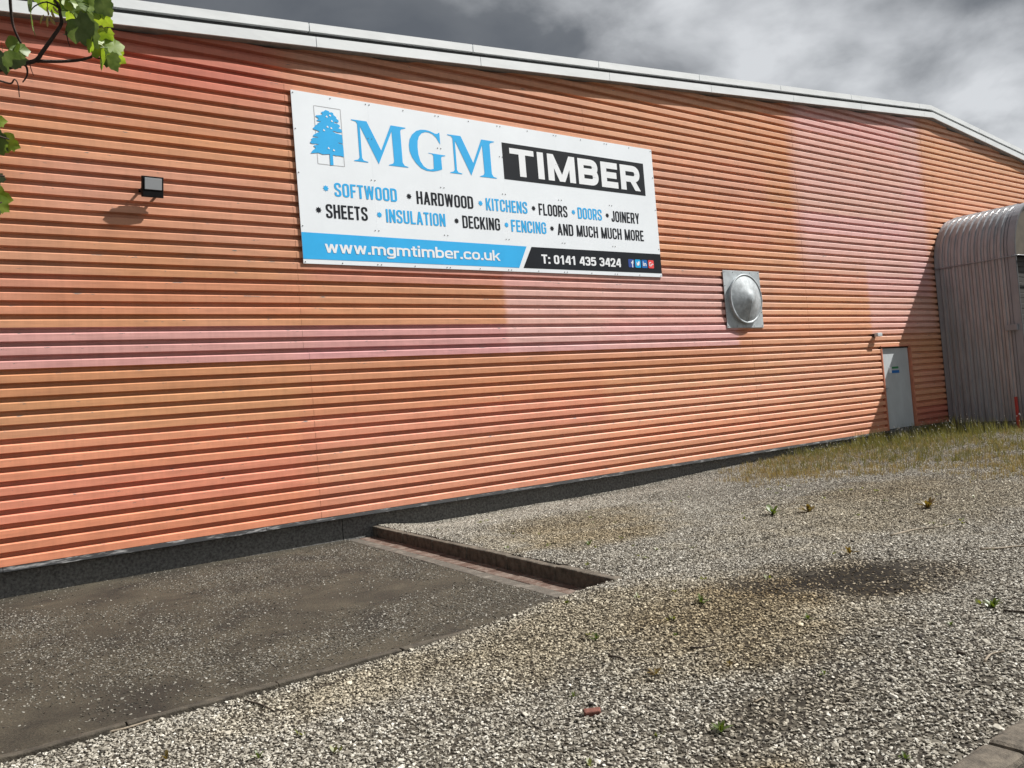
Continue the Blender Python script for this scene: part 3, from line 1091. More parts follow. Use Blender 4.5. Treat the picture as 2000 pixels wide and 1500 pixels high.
def offset(pts, d, closed):
    n = len(pts)
    out = []
    for i in range(n):
        p = Vector(pts[i])
        a = Vector(pts[(i - 1) % n]) if (closed or i > 0) else None
        c = Vector(pts[(i + 1) % n]) if (closed or i < n - 1) else None
        d1 = (p - a).normalized() if a is not None and (p - a).length > 1e-9 else None
        d2 = (c - p).normalized() if c is not None and (c - p).length > 1e-9 else None
        d1 = d1 or d2; d2 = d2 or d1
        n1 = Vector((-d1.y, d1.x)); n2 = Vector((-d2.y, d2.x))
        mm = (n1 + n2)
        mm = mm.normalized() if mm.length > 1e-6 else n1
        out.append(p + mm * d / max(.45, mm.dot(n1)))
    return out


def glyph(c, w, t, tv=None):
    """strokes of a letter in a box w wide and 1 high: ('P', points, closed, thickness) or ('Q', polygon)"""
    h = t / 2
    tv = tv or t
    L, R, B, T_ = h, w - h, h, 1 - h
    S = []
    rect = lambda x0, y0, x1, y1: S.append(('Q', [(x0, y0), (x1, y0), (x1, y1), (x0, y1)]))
    para = lambda x0, y0, x1, y1, q=t: S.append(('Q', [(x0 - q / 2, y0), (x0 + q / 2, y0), (x1 + q / 2, y1), (x1 - q / 2, y1)]))
    path = lambda pts, r, closed=False: S.append(('P', rounded(pts, r, closed), closed, t))
    rr = min(.34, w / 2)
    X = .74                     # x-height
    if c in 'O0': path([(L, B), (L, T_), (R, T_), (R, B)], rr, True)
    elif c == 'D': path([(L, B), (L, T_), (R, T_), (R, B)], [0, 0, rr, rr], True)
    elif c == 'C': path([(R, .66), (R, T_), (L, T_), (L, B), (R, B), (R, .34)], rr)
    elif c == 'G':
        path([(R, .68), (R, T_), (L, T_), (L, B), (R, B), (R, .48)], rr)
        rect(w * .52, .48 - h * .4, w, .48 + h * 1.3)
    elif c == 'S': path([(R, .70), (R, T_), (L, T_), (L, .60), (R, .40), (R, B), (L, B), (L, .30)], [0, rr, rr, rr * .6, rr * .6, rr, rr, 0])
    elif c == 'U': path([(L, 1), (L, B), (R, B), (R, 1)], rr)
    elif c == 'J': path([(R, 1), (R, B), (L, B), (L, .3)], rr)
    elif c in 'RPB':
        rect(0, 0, t, 1)
        if c == 'B':
            path([(t * .8, T_), (R - .02 * w, T_), (R - .02 * w, .52), (t * .8, .52)], rr * .8)
            path([(t * .8, .52), (R, .52), (R, B), (t * .8, B)], rr * .8)
        else:
            path([(t * .8, T_), (R, T_), (R, .46), (t * .8, .46)], rr * .8)
            if c == 'R': para(w * .56, .47, R, 0, t * 1.05)
    elif c == 'E':
        rect(0, 0, t, 1)
        for y0 in (0, .5 - h, 1 - t): rect(t * .9, y0, w * (.93 if y0 == .5 - h else 1), y0 + t)
    elif c == 'F':
        rect(0, 0, t, 1); rect(t * .9, 1 - t, w, 1); rect(t * .9, .5 - h, w * .9, .5 + h)
    elif c == 'T': rect(0, 1 - tv, w, 1); rect(w / 2 - h, 0, w / 2 + h, 1 - tv * .9)
    elif c == 'L': rect(0, 0, t, 1); rect(t * .9, 0, w, t)
    elif c == 'I': rect(0, 0, t, 1)
    elif c == 'H': rect(0, 0, t, 1); rect(w - t, 0, w, 1); rect(t * .9, .5 - h, w - t * .9, .5 + h)
    elif c == 'N': rect(0, 0, t, 1); rect(w - t, 0, w, 1); para(h, 1, w - h, 0)
    elif c == 'M': rect(0, 0, t, 1); rect(w - t, 0, w, 1); para(h * 1.1, 1, w / 2, 0, t * .9); para(w - h * 1.1, 1, w / 2, 0, t * .9)
    elif c == 'W':
        for a, b in ((h, w * .27), (w / 2, w * .27), (w / 2, w * .73), (w - h, w * .73)): para(a, 1, b, 0, t * .92)
    elif c == 'A': para(h, 0, w / 2, 1); para(w - h, 0, w / 2, 1); rect(w * .22, .22, w * .78, .22 + t * .85)
    elif c == 'Y': para(h, 1, w / 2, .38); para(w - h, 1, w / 2, .38); rect(w / 2 - h, 0, w / 2 + h, .42)
    elif c == 'K': rect(0, 0, t, 1); para(t, .36, w - h, 1, t * 1.05); para(w * .42, .56, w - h, 0, t * 1.05)
    elif c == '1': rect(w * .45, 0, w * .45 + t, 1); para(w * .1, .68, w * .5, .86, t * .9); rect(w * .3, .82, w * .5, .95)
    elif c == '2':
        path([(L, .66), (L, T_), (R, T_), (R, .58), (L + .02, B), ], [0, rr, rr, rr * .7, 0]); rect(0, 0, w, t * .95)
    elif c == '3':
        path([(L, .74), (L, T_), (R, T_), (R, .53), (w * .38, .53)], rr * .8)
        path([(w * .38, .53), (R, .53), (R, B), (L, B), (L, .27)], rr * .8)
    elif c == '4': rect(w * .62, 0, w * .62 + t, 1); para(h * .8, .3, w * .66, 1, t * 1.1); rect(0, .2, w, .2 + t * .9)
    elif c == '5':
        rect(w * .08, 1 - t, w * .95, 1); para(w * .14, .46, w * .2, .95, t)
        path([(L + .02, .5), (w * .4, .6), (R, .6), (R, B), (L, B), (L, .25)], rr * .8)
    elif c == ':': rect(0, 0, t * 1.1, t * 1.1); rect(0, X - t * 1.1, t * 1.1, X)
    elif c == '.': rect(0, 0, t * 1.15, t * 1.15)
    elif c == 'w':
        for a, b in ((h, w * .28), (w / 2, w * .28), (w / 2, w * .72), (w - h, w * .72)): para(a, X, b, 0, t * .95)
    elif c == 'm':
        rect(0, 0, t, X)
        path([(L, .3), (L, X - h), (w / 2, X - h), (w / 2, 0)], rr * .6); path([(w / 2, .3), (w / 2, X - h), (R, X - h), (R, 0)], rr * .6)
    elif c == 'o': path([(L, B), (L, X - h), (R, X - h), (R, B)], rr, True)
    elif c == 'g':
        path([(L, B), (L, X - h), (R, X - h), (R, B)], rr, True); path([(R, X), (R, -.26 + h), (L, -.26 + h), (L, -.1)], rr * .8)
    elif c == 't': rect(w * .3, .12, w * .3 + t, .92); rect(0, X - t * .85, w, X); path([(w * .3 + h, .3), (w * .3 + h, B), (w, B)], rr * .5)
    elif c == 'i': rect(0, 0, t, X); rect(0, 1 - t, t, 1)
    elif c == 'b': rect(0, 0, t, 1); path([(L, B), (L, X - h), (R, X - h), (R, B)], rr, True)
    elif c == 'e':
        path([(R, X * .40), (R, X - h), (L, X - h), (L, B), (R, B), (R, .17)], [0, rr, rr, rr, rr * .7, 0]); rect(L, X * .40, w - .01, X * .40 + t * .62)
    elif c == 'r': rect(0, 0, t, X); path([(L, .3), (L, X - h), (w, X - h)], rr * .6)
    elif c == 'c': path([(R, X * .68), (R, X - h), (L, X - h), (L, B), (R, B), (R, X * .32)], rr)
    elif c == 'u': path([(L, X), (L, B), (R, B), (R, X)], rr); rect(w - t, 0, w, X)
    elif c == 'k': rect(0, 0, t, 1); para(t, .3, w - h, X, t * 1.05); para(w * .45, .42, w - h, 0, t * 1.1)
    return S


def text(flat, s, u0, u1, v0, v1, t, widths, gap, tv=None):
    """set s between u0..u1 and v0..v1; widths in units of the cap height before fitting"""
    ws = [widths.get(ch, widths.get('*')) for ch in s]
    tot = sum(ws) + gap * (len(s) - 1)
    hgt = v1 - v0
    fit = (u1 - u0) / (tot * hgt)
    x = u0
    for ch, w in zip(s, ws):
        if ch != ' ':
            for g in glyph(ch, w, t, tv):
                tr = lambda p: (x + p[0] * hgt * fit, v0 + p[1] * hgt)
                if g[0] == 'Q':
                    flat.poly([tr(p) for p in g[1]])
                else:
                    Lp = offset(g[1], g[3] / 2, g[2]); Rp = offset(g[1], -g[3] / 2, g[2])
                    flat.strip([tr(p) for p in Lp], [tr(p) for p in Rp], g[2])
        x += (w + gap) * hgt * fit


def disc(flat, u, v, r, n=10, wob=.0):
    flat.poly([(u + r * (1 + wob * (-1) ** k) * math.cos(k * math.tau / n), v + r * (1 + wob * (-1) ** k) * math.sin(k * math.tau / n)) for k in range(n)])


# logo tree in its box
f = Flat(0)
for (a, b) in (((.33, 2.27), (.74, 2.27)), ((.74, 2.27), (.74, 1.435)), ((.74, 1.435), (.33, 1.435)), ((.33, 1.435), (.33, 2.27))):
    Lp = offset([a, b], .003, False); Rp = offset([a, b], -.003, False)
    f.strip(Lp, Rp)
f.build('logo_outline', M['greyline'])
TREE = [(0.499, 2.227), (0.53, 2.224), (0.558, 2.217), (0.56, 2.201), (0.601, 2.207), (0.622, 2.197), (0.625, 2.172), (0.663, 2.148), (0.666, 2.123), (0.696, 2.106), (0.699, 2.081), (0.679, 2.066), (0.63, 2.076), (0.624, 2.054), (0.669, 2.052), (0.708, 2.036), (0.713, 2.011), (0.678, 1.992), (0.735, 1.972), (0.739, 1.933), (0.677, 1.926), (0.605, 1.938), (0.587, 1.929), (0.639, 1.909), (0.733, 1.895), (0.738, 1.841), (0.738, 1.765), (0.674, 1.778), (0.664, 1.768), (0.735, 1.752), (0.742, 1.672), (0.738, 1.574), (0.694, 1.582), (0.648, 1.583), (0.621, 1.578), (0.594, 1.583), (0.567, 1.584), (0.566, 1.436), (0.517, 1.43), (0.519, 1.591), (0.469, 1.583), (0.415, 1.575), (0.381, 1.584), (0.346, 1.592), (0.302, 1.583), (0.231, 1.57), (0.261, 1.615), (0.302, 1.645), (0.309, 1.666), (0.283, 1.676), (0.289, 1.693), (0.364, 1.706), (0.33, 1.719), (0.269, 1.711), (0.234, 1.719), (0.24, 1.741), (0.264, 1.764), (0.252, 1.775), (0.28, 1.799), (0.36, 1.81), (0.356, 1.819), (0.286, 1.818), (0.292, 1.842), (0.343, 1.874), (0.39, 1.897), (0.363, 1.91), (0.299, 1.922), (0.294, 1.942), (0.324, 1.963), (0.33, 1.984), (0.384, 2.008), (0.363, 2.014), (0.423, 2.05), (0.383, 2.05), (0.351, 2.06), (0.385, 2.073), (0.387, 2.092), (0.345, 2.115), (0.35, 2.129), (0.426, 2.144), (0.458, 2.161), (0.434, 2.182), (0.448, 2.195), (0.48, 2.206)]
f = Flat(1)
f.poly(TREE)
f.build('logo_tree', M['blue'])
f = Flat(2)
for (u, v) in [(0.514, 2.133), (0.568, 2.157), (0.59, 2.079), (0.515, 1.985), (0.572, 1.973), (0.457, 1.929), (0.508, 1.676), (0.587, 1.655)]:
    disc(f, u, v, .014, 7, .25)
f.build('logo_leaf_gaps', M['white'])
LM = [(0.899, 2.15), (1.15, 2.153), (1.359, 1.741), (1.551, 2.149), (1.807, 2.146), (1.804, 2.135), (1.726, 2.109), (1.711, 2.08), (1.711, 1.601), (1.742, 1.555), (1.804, 1.542), (1.803, 1.531), (1.472, 1.531), (1.473, 1.541), (1.544, 1.565), (1.565, 1.602), (1.559, 2.056), (1.302, 1.532), (1.034, 2.068), (1.032, 1.595), (1.057, 1.559), (1.131, 1.546), (1.126, 1.535), (0.899, 1.535), (0.902, 1.546), (0.968, 1.566), (0.992, 1.599), (0.993, 2.097), (0.969, 2.128), (0.898, 2.139)]
LG = [(2.414, 2.15), (2.413, 1.963), (2.386, 2.001), (2.345, 2.064), (2.284, 2.108), (2.221, 2.127), (2.156, 2.126), (2.089, 2.099), (2.034, 2.04), (2.004, 1.965), (1.995, 1.868), (1.999, 1.758), (2.026, 1.658), (2.079, 1.584), (2.14, 1.551), (2.204, 1.545), (2.261, 1.563), (2.267, 1.773), (2.241, 1.794), (2.181, 1.799), (2.182, 1.804), (2.492, 1.797), (2.489, 1.788), (2.426, 1.771), (2.41, 1.749), (2.412, 1.567), (2.334, 1.539), (2.239, 1.518), (2.128, 1.517), (2.03, 1.547), (1.946, 1.617), (1.881, 1.705), (1.849, 1.788), (1.844, 1.882), (1.866, 1.979), (1.913, 2.056), (1.991, 2.122), (2.076, 2.153), (2.159, 2.16), (2.241, 2.151), (2.332, 2.123), (2.369, 2.124), (2.395, 2.143)]
f = Flat(0)
f.poly(LM); f.poly(LG); f.poly([(u + 1.659, v - .006) for u, v in LM])
f.build('lettering_large_blue', M['blue'])
# TIMBER in its black block
f = Flat(0)
f.poly([(3.62, 1.535), (6.925, 1.535), (6.925, 2.147), (3.62, 2.147)])
f.build('black_block', M['ink'])
f = Flat(1)
text(f, 'TIMBER', 3.765, 6.80, 1.607, 2.072, .245, {'T': .92, 'I': .27, 'M': 1.12, 'B': .86, 'E': .74, 'R': .90}, .13, .2)
f.build('lettering_timber', M['white'])
# the two rows of words
WID = {'*': .42, 'W': .62, 'M': .56, 'I': .145, 'L': .36, 'E': .36, 'F': .35, 'T': .38, 'J': .34, ' ': .18, 'A': .46, 'N': .43, 'Y': .44, 'K': .43}
fb, fk = Flat(0), Flat(0)
for (s, bu, u0, u1, row, blue) in [
        ('SOFTWOOD', .42, .55, 1.565, 0, 1), ('HARDWOOD', 1.775, 1.905, 2.95, 0, 0), ('KITCHENS', 3.095, 3.20, 4.05, 0, 1),
        ('FLOORS', 4.185, 4.295, 4.935, 0, 0), ('DOORS', 5.075, 5.175, 5.75, 0, 1), ('JOINERY', 5.885, 5.985, 6.70, 0, 0),
        ('SHEETS', .285, .395, 1.05, 1, 0), ('INSULATION', 1.245, 1.355, 2.395, 1, 1), ('DECKING', 2.605, 2.715, 3.45, 1, 0),
        ('FENCING', 3.585, 3.68, 4.425, 1, 1), ('AND MUCH MUCH MORE', 4.555, 4.675, 6.775, 1, 0)]:
    v0 = .985 if row == 0 else .665
    fl_ = fb if blue else fk
    text(fl_, s, u0, u1, v0, v0 + .2, .135, WID, .075)
    disc(fl_, bu, v0 + .105, .038, 16, .24)
fb.build('lettering_words_blue', M['blue'])
fk.build('lettering_words_black', M['ink'])
# bottom bars
f = Flat(0)
f.poly([(.0015, .065), (3.775, .065), (3.965, .43), (.0015, .44)])
f.build('blue_bar', M['blue'])
f = Flat(0)
f.poly([(3.865, .065), (SW - .0015, .072), (SW - .0015, .438), (4.07, .428)])
f.build('black_bar', M['ink'])
f = Flat(1)
LOW = {'w': .86, '.': .2, 'm': .96, 'g': .62, 't': .42, 'i': .2, 'b': .64, 'e': .62, 'r': .42, 'c': .6, 'o': .64, 'u': .62, 'k': .64}
text(f, 'www.mgmtimber.co.uk', .335, 3.40, .165, .335, .165, LOW, .07)
f.build('lettering_web_address', M['white'])
f = Flat(1)
text(f, 'T: 0141 435 3424', 4.265, 6.12, .155, .31, .185, {'*': .56, 'T': .6, ':': .2, ' ': .24, '1': .5}, .075)
f.build('lettering_telephone', M['white'])
# four small icons
for (u0, mk) in ((6.315, 'navy'), (6.487, 'cyan'), (6.660, 'inblue'), (6.835, 'red')):
    u1, v0, v1 = u0 + .145, .16, .312
    f = Flat(1)
    f.poly(rounded([(u0, v0), (u1, v0), (u1, v1), (u0, v1)], .022, True, 4))
    ic = f.build('icon_tile', M[mk])
    w = Flat(2)
    if mk == 'navy':
        w.strip(*[offset(rounded([(u0 + .10, v0), (u0 + .10, v1 - .035), (u0 + .13, v1 - .035)], .03), d, False) for d in (.011, -.011)])
        w.poly([(u0 + .068, v0 + .075), (u0 + .13, v0 + .075), (u0 + .126, v0 + .095), (u0 + .068, v0 + .095)])
    elif mk == 'cyan':
        w.poly([(u0 + .03, v0 + .115), (u0 + .05, v0 + .085), (u0 + .07, v0 + .09), (u0 + .075, v0 + .11), (u0 + .095, v0 + .118), (u0 + .122, v0 + .112),
                (u0 + .112, v0 + .095), (u0 + .108, v0 + .06), (u0 + .085, v0 + .04), (u0 + .05, v0 + .04), (u0 + .03, v0 + .05), (u0 + .05, v0 + .055), (u0 + .035, v0 + .08)])
    elif mk == 'inblue':
        w.poly([(u0 + .03, v0 + .035), (u0 + .05, v0 + .035), (u0 + .05, v0 + .09), (u0 + .03, v0 + .09)])
        disc(w, u0 + .04, v0 + .108, .012, 8)
        w.poly([(u0 + .06, v0 + .035), (u0 + .078, v0 + .035), (u0 + .078, v0 + .09), (u0 + .06, v0 + .09)])
        w.strip(*[offset(rounded([(u0 + .07, v0 + .065), (u0 + .07, v0 + .082), (u0 + .108, v0 + .082), (u0 + .108, v0 + .035)], .018), d, False) for d in (.009, -.009)])
    else:
        w.strip(*[offset(rounded([(u0 + .075, v0 + .1), (u0 + .055, v0 + .112), (u0 + .022, v0 + .1), (u0 + .022, v0 + .05), (u0 + .055, v0 + .04), (u0 + .08, v0 + .05), (u0 + .08, v0 + .074), (u0 + .055, v0 + .074)], .018), d, False) for d in (.007, -.007)])
        w.poly([(u0 + .092, v0 + .07), (u0 + .128, v0 + .07), (u0 + .128, v0 + .081), (u0 + .092, v0 + .081)])
        w.poly([(u0 + .105, v0 + .058), (u0 + .115, v0 + .058), (u0 + .115, v0 + .094), (u0 + .105, v0 + .094)])
    w.build('icon_mark', M['white'])
# sign screws: doubles either side of each joint, singles between
for k, e in enumerate(edges):
    for v in (2.41, 1.9, 1.28, .53, .025):
        for du in ((-.03, .03) if 0 < k < 6 else ((.03,) if k == 0 else (-.03,))):
            screw(SX + e + du, SY - .003, SZ + v, sg, r=.0095)
for a, b in zip(edges[:-1], edges[1:]):
    for v in (2.41, .025):
        screw(SX + (a + b) / 2, SY - .003, SZ + v, sg, r=.0095)

# ------------------------------------------------------------------ entrance canopy at the right
ca = tag(empty('entrance_canopy', (22.45, 9.0, 0)), 'projecting grey entrance canopy with vertical ribs curving over its roof edge', 'canopy')
CR_, CXc, CZc = 1.40, 23.85, 2.74 + CAMZ
CX1 = 26.6


def canopy_path(nb=14):
    P = [(22.45, .30), (22.45, 1.2), (22.45, 2.1), (22.45, 3.0), (22.45, 3.8)]
    nrm = [(-1, 0)] * 5
    for i in range(nb + 1):
        a = math.pi / 2 * i / nb
        P.append((CXc - CR_ * math.cos(a), CZc + CR_ * math.sin(a))); nrm.append((-math.cos(a), math.sin(a)))
    xr = CX1 - CR_
    for i in range(nb + 1):
        a = math.pi / 2 * (1 - i / nb)
        P.append((xr + CR_ * math.cos(a), CZc + CR_ * math.sin(a))); nrm.append((math.cos(a), math.sin(a)))
    P.append((CX1, .30)); nrm.append((1, 0))
    return P, nrm


CP, CN = canopy_path()


def canopy_strip(name, prof, mat, parent=ca, smooth=False):
    """prof: list of (y, offset outward)"""
    V, F = [], []
    k = len(prof)
    for (p, nn) in zip(CP, CN):
        for (y, o) in prof:
            V.append((p[0] + nn[0] * o, y, p[1] + nn[1] * o))
    for i in range(len(CP) - 1):
        for j in range(k - 1):
            a = i * k + j
            F.append((a, a + 1, a + 1 + k, a + k))
    return mesh_obj(name, V, F, mat, parent)


ys = [10.86, 10.71, 10.56, 10.39, 10.22, 10.06, 9.89, 9.73, 9.58, 9.42, 9.26]
canopy_strip('edge_flashing', [(10.99, .004), (10.87, .004), (10.862, -.02)], M['portal_flat'])
for ya, yb in zip(ys[:-1], ys[1:]):
    w = ya - yb
    o = random.uniform(-.002, .002)
    canopy_strip('canopy_rib', [(ya, -.022), (ya - .003, .0), (ya - .014, .032 + o), (ya - w * .52, .034 + o), (ya - w * .52 - .010, .0), (yb + .012, -.001), (yb + .007, -.022), (yb + .0005, -.022)], M['portal'])
canopy_strip('edge_flashing', [(9.258, -.012), (9.245, .012), (9.19, .012), (9.185, -.004), (9.17, -.004), (9.165, .020), (9.0, .020)], M['portal_flat'])
canopy_strip('front_lip', [(8.9995, .0195), (8.996, .012), (8.995, -.04), (9.04, -.045)], M['gap'])  # flashing's front lip, given a dark colour to hide the sunlight on it
canopy_strip('canopy_lining', [(10.99, -.03), (9.03, -.03)], M['back'])
# front of the canopy: brown lintel over an opening, its shade put into the colour of the shutter
bm = bmesh.new()
pts = [(p[0] - nn[0] * .05, p[1] - nn[1] * .05) for p, nn in zip(CP, CN) if p[1] > 4.40]
pts = [(22.50, 4.40)] + pts + [(CX1 - .05, 4.40)]
va = [bm.verts.new((x, 9.05, z)) for x, z in pts]; vb = [bm.verts.new((x, 9.12, z)) for x, z in pts]
bm.faces.new(va); bm.faces.new(vb[::-1])
for i in range(len(pts)): bm.faces.new((va[i], va[(i + 1) % len(pts)], vb[(i + 1) % len(pts)], vb[i]))
bm_obj('lintel_board', bm, M['lintel'], ca)
for i in range(32):
    z0 = .15 + i * .133
    box('shade_slat', 22.50, CX1 - .06, 9.22 + .006 * (i % 2), 9.25, z0 + .002, z0 + .131, M['shade_slats'], ca, .01)
box('canopy_base', 22.47, CX1 - .03, 9.1, 10.98, .0, .31, M['plinth'], ca)
# conduit on the canopy side
tube('conduit', [(22.405, 10.98, 4.35), (22.405, 9.4, 4.35), (22.405, 8.96, 4.35), (22.46, 8.93, 4.352), (23.4, 8.93, 4.36), (25.5, 8.93, 4.38)], .016, M['portal_flat'], ca, 8)
for yy in (10.6, 9.75, 9.1):
    box('conduit_clip', 22.395, 22.44, yy - .02, yy + .02, 4.32, 4.38, M['portal_flat'], ca)
box('latch_box', 22.34, 22.42, 9.08, 9.36, 2.53, 2.68, M['portal_flat'], ca, .008)
pl = tag(empty('marker_post', (22.2, 9.2, 0)), 'short red post standing in the grass by the canopy corner', 'post')
box('post_shaft', 22.175, 22.235, 9.18, 9.24, 0.0, .90, M['redpost'], pl, .006)
box('reflector', 22.172, 22.23, 9.158, 9.168, .46, .50, M['white'], pl)

# ------------------------------------------------------------------ maple tree reaching in from the left
tree = tag(empty('maple_tree', (-1.9, 3.7, 0)), 'maple tree at the left edge with leafy branch tips and seed keys', 'tree')
tube('trunk', smooth_path([(-1.9, 3.7, -.1), (-1.86, 3.66, .8), (-1.95, 3.6, 1.8), (-1.85, 3.6, 3.0), (-1.95, 3.7, 4.4), (-1.9, 3.8, 5.6)]),
     [.15 - .0052 * i for i in range(21)], M['bark'], tree, 10)
TD = 3.45


def px_path(pts, d=TD, w=0.0):
    return smooth_path([at(x, y, d + w * i) for i, (x, y) in enumerate(pts)], 4)


def taper(n, a, b): return [a + (b - a) * i / (n - 1) for i in range(n)]


def branch(name, pts, a, b, parent, d=TD, w=0.0):
    p = px_path(pts, d, w)
    return tube(name, p, taper(len(p), a, b), M['bark'], parent, 7)


start = at(0, 136, TD)
pp = smooth_path([(-1.86, 3.6, 2.3), (-1.2, 3.5, 2.62), (-.5, 3.4, 2.82), start])
limb = tube('limb', pp, taper(len(pp), .055, .0085), M['bark'], tree, 8)
main = branch('branch', [(-2, 136), (23, 130), (44, 124), (70, 118), (83, 101), (103, 73), (120, 46), (117, 26), (114, 10), (100, -8)], .0085, .0045, tree)
branch('twig', [(70, 119), (110, 120), (150, 118), (169, 114), (181, 108), (182, 88), (184, 76)], .0062, .003, main, TD + .005)
branch('twig', [(181, 109), (190, 113), (205, 114), (214, 108)], .004, .002, main, TD + .005)
branch('twig', [(44, 125), (52, 131), (53, 147), (44, 161)], .0045, .002, main)
branch('twig', [(43, 122), (31, 103)], .004, .002, main)
branch('twig', [(50, 122), (54, 117), (57, 121), (61, 136), (66, 148)], .0024, .001, main)
br2 = branch('branch', [(19, -30), (20, 0), (22, 25), (27, 54), (41, 85)], .0055, .0035, tree, TD - .15)
br3 = branch('branch', [(-40, 150), (0, 158), (21, 163), (28, 155), (35, 164), (38, 190)], .004, .0015, tree, TD + .1)
branch('twig', [(129, 60), (133, 80), (137, 92)], .0022, .001, main)
branch('twig', [(114, 14), (90, 4), (68, 12), (60, 22)], .003, .0015, main)
for sp in ([(-60, 230), (-10, 262), (18, 272)], [(-60, 330), (-20, 340), (10, 344)], [(-60, 390), (-20, 400), (4, 395)]):
    branch('branch', sp, .005, .002, tree, TD - .1)
# join the outer left twigs to the limb
for q in (at(19, -30, TD - .15), at(-40, 150, TD + .1), at(-60, 230, TD - .1), at(-60, 330, TD - .1), at(-60, 390, TD - .1)):
    pj = smooth_path([(-1.0, 3.45, 2.68), (-.62, 3.38, (2.68 + q.z) / 2), q], 5)
    tube('branch', pj, taper(len(pj), .014, .005), M['bark'], tree, 6)

LOBE = [(0, -.02), (.12, -.10), (.30, -.14), (.38, -.04), (.52, .04), (.60, .18), (.54, .28), (.58, .44), (.48, .56), (.38, .56), (.33, .62),
        (.32, .76), (.20, .80), (.09, .92), (0, 1.0)]


def leaf_mesh(seed):
    r = random.Random(seed)
    curl = r.uniform(.12, .5)
    fold = r.uniform(.05, .28)
    out = [(x * (1 + r.uniform(-.12, .12)), y + r.uniform(-.02, .02)) for x, y in LOBE]
    pts = out + [(-x * (1 + r.uniform(-.12, .12)), y) for x, y in reversed(LOBE[1:-1])]
    z = lambda x, y: -curl * (y * y * .5 + x * x * .7) + fold * abs(x) + .02 * math.sin(9 * x + 7 * y)
    V = [(0, .36, z(0, .36))] + [(x, y, z(x, y)) for x, y in pts]
    n = len(pts)
    F = [(0, 1 + i, 1 + (i + 1) % n) for i in range(n)]
    # petiole
    V += [(-.012, -.02, 0), (.012, -.02, 0), (.012, -.5, .06), (-.012, -.5, .06)]
    k = len(V) - 4
    F.append((k, k + 1, k + 2, k + 3))
    me = bpy.data.meshes.new('leaf')
    me.from_pydata(V, [], F)
    me.polygons.foreach_set('use_smooth', [True] * len(me.polygons))
    return me


LM_ = {}
for mk in ('leaf_dark', 'leaf_mid', 'leaf_light'):
    LM_[mk] = []
    for q in range(4):
        me = leaf_mesh(q * 7 + len(mk)); me.materials.append(M[mk]); LM_[mk].append(me)


def leaf(px, py, size, ang, mk, parent, tilt=None, d=TD, yaw=None):
    """a leaf whose base is near pixel (px, py); ang = direction of its tip in the picture, degrees from up, clockwise"""
    r = random.Random(int(px * 7 + py * 13))
    o = bpy.data.objects.new('leaf', LM_[mk][r.randrange(4)])
    link(o, parent)
    a = math.radians(ang)
    tip = (C_U * math.cos(a) + C_R * math.sin(a))
    nrm = -C_F
    rot = Matrix((tip.cross(nrm).normalized(), tip, nrm)).transposed().to_4x4()
    tl = math.radians(tilt if tilt is not None else r.uniform(-55, 25))
    yw = math.radians(yaw if yaw is not None else r.uniform(-45, 45))
    s = size / 1650 * d
    o.matrix_world = Matrix.Translation(at(px, py, d + r.uniform(-.06, .06))) @ rot @ Matrix.Rotation(tl, 4, 'X') @ Matrix.Rotation(yw, 4, 'Y') @ Matrix.Scale(s, 4)
    if parent.type == 'EMPTY':
        o.matrix_parent_inverse = Matrix.Translation(-Vector(parent.location))
    return o


LEAVES = [
    (150, 38, 62, 150, 'leaf_dark', -20, 15), (128, 10, 46, 125, 'leaf_mid', -30, -20), (170, -2, 46, 110, 'leaf_mid', -35, 10),
    (188, 22, 40, 140, 'leaf_light', -40, 20), (176, 12, 38, 95, 'leaf_light', -45, 0), (60, 14, 52, 195, 'leaf_mid', -25, 55),
    (62, -6, 40, 240, 'leaf_dark', -40, 20), (78, -8, 36, 200, 'leaf_mid', -50, 0), (140, 28, 30, 200, 'leaf_light', -30, 20),
    (36, 100, 44, 250, 'leaf_mid', -20, 20), (30, 104, 36, 205, 'leaf_dark', -30, -30), (18, 96, 42, 70, 'leaf_mid', -50, 10), (6, 104, 40, 190, 'leaf_dark', -20, 20),
    (182, 84, 30, 250, 'leaf_light', -45, 10), (178, 82, 24, 215, 'leaf_light', -30, 20), (186, 80, 24, 70, 'leaf_light', -50, 0),
    (212, 92, 36, 60, 'leaf_light', -45, 10), (206, 90, 34, 110, 'leaf_mid', -50, -10), (205, 112, 36, 260, 'leaf_light', -40, 10), (214, 108, 34, 160, 'leaf_dark', -15, 10),
    (216, 104, 34, 125, 'leaf_light', -40, 25), (203, 60, 26, 150, 'leaf_light', -40, 0), (192, 64, 24, 110, 'leaf_light', -50, 0), (184, 95, 24, 120, 'leaf_light', -40, 0),
    (155, 2, 44, 60, 'leaf_mid', -35, 0), (108, -10, 40, 120, 'leaf_mid', -40, 0), (196, 2, 34, 150, 'leaf_dark', -30, 0),
    (-12, 236, 36, 80, 'leaf_light', -30, 10), (-8, 262, 44, 140, 'leaf_dark', -30, 10), (16, 274, 36, 110, 'leaf_light', -25, 0), (4, 272, 34, 170, 'leaf_mid', -30, 0),
    (-4, 345, 30, 85, 'leaf_dark', -50, 0), (-6, 384, 42, 95, 'leaf_light', -30, 10), (2, 392, 34, 130, 'leaf_light', -25, -20), (-8, 404, 36, 165, 'leaf_dark', -20, 10),
    (96, -4, 34, 170, 'leaf_light', -40, 10), (122, 0, 32, 80, 'leaf_light', -50, 0),
]
for L in LEAVES:
    x, y, s, a, mk, tl, yw = L
    leaf(x - (14 if y > 200 else 0), y, s * .82, a, mk, main if y < 130 else tree, tl, TD + (-.03 if mk == 'leaf_dark' else .02), yw)


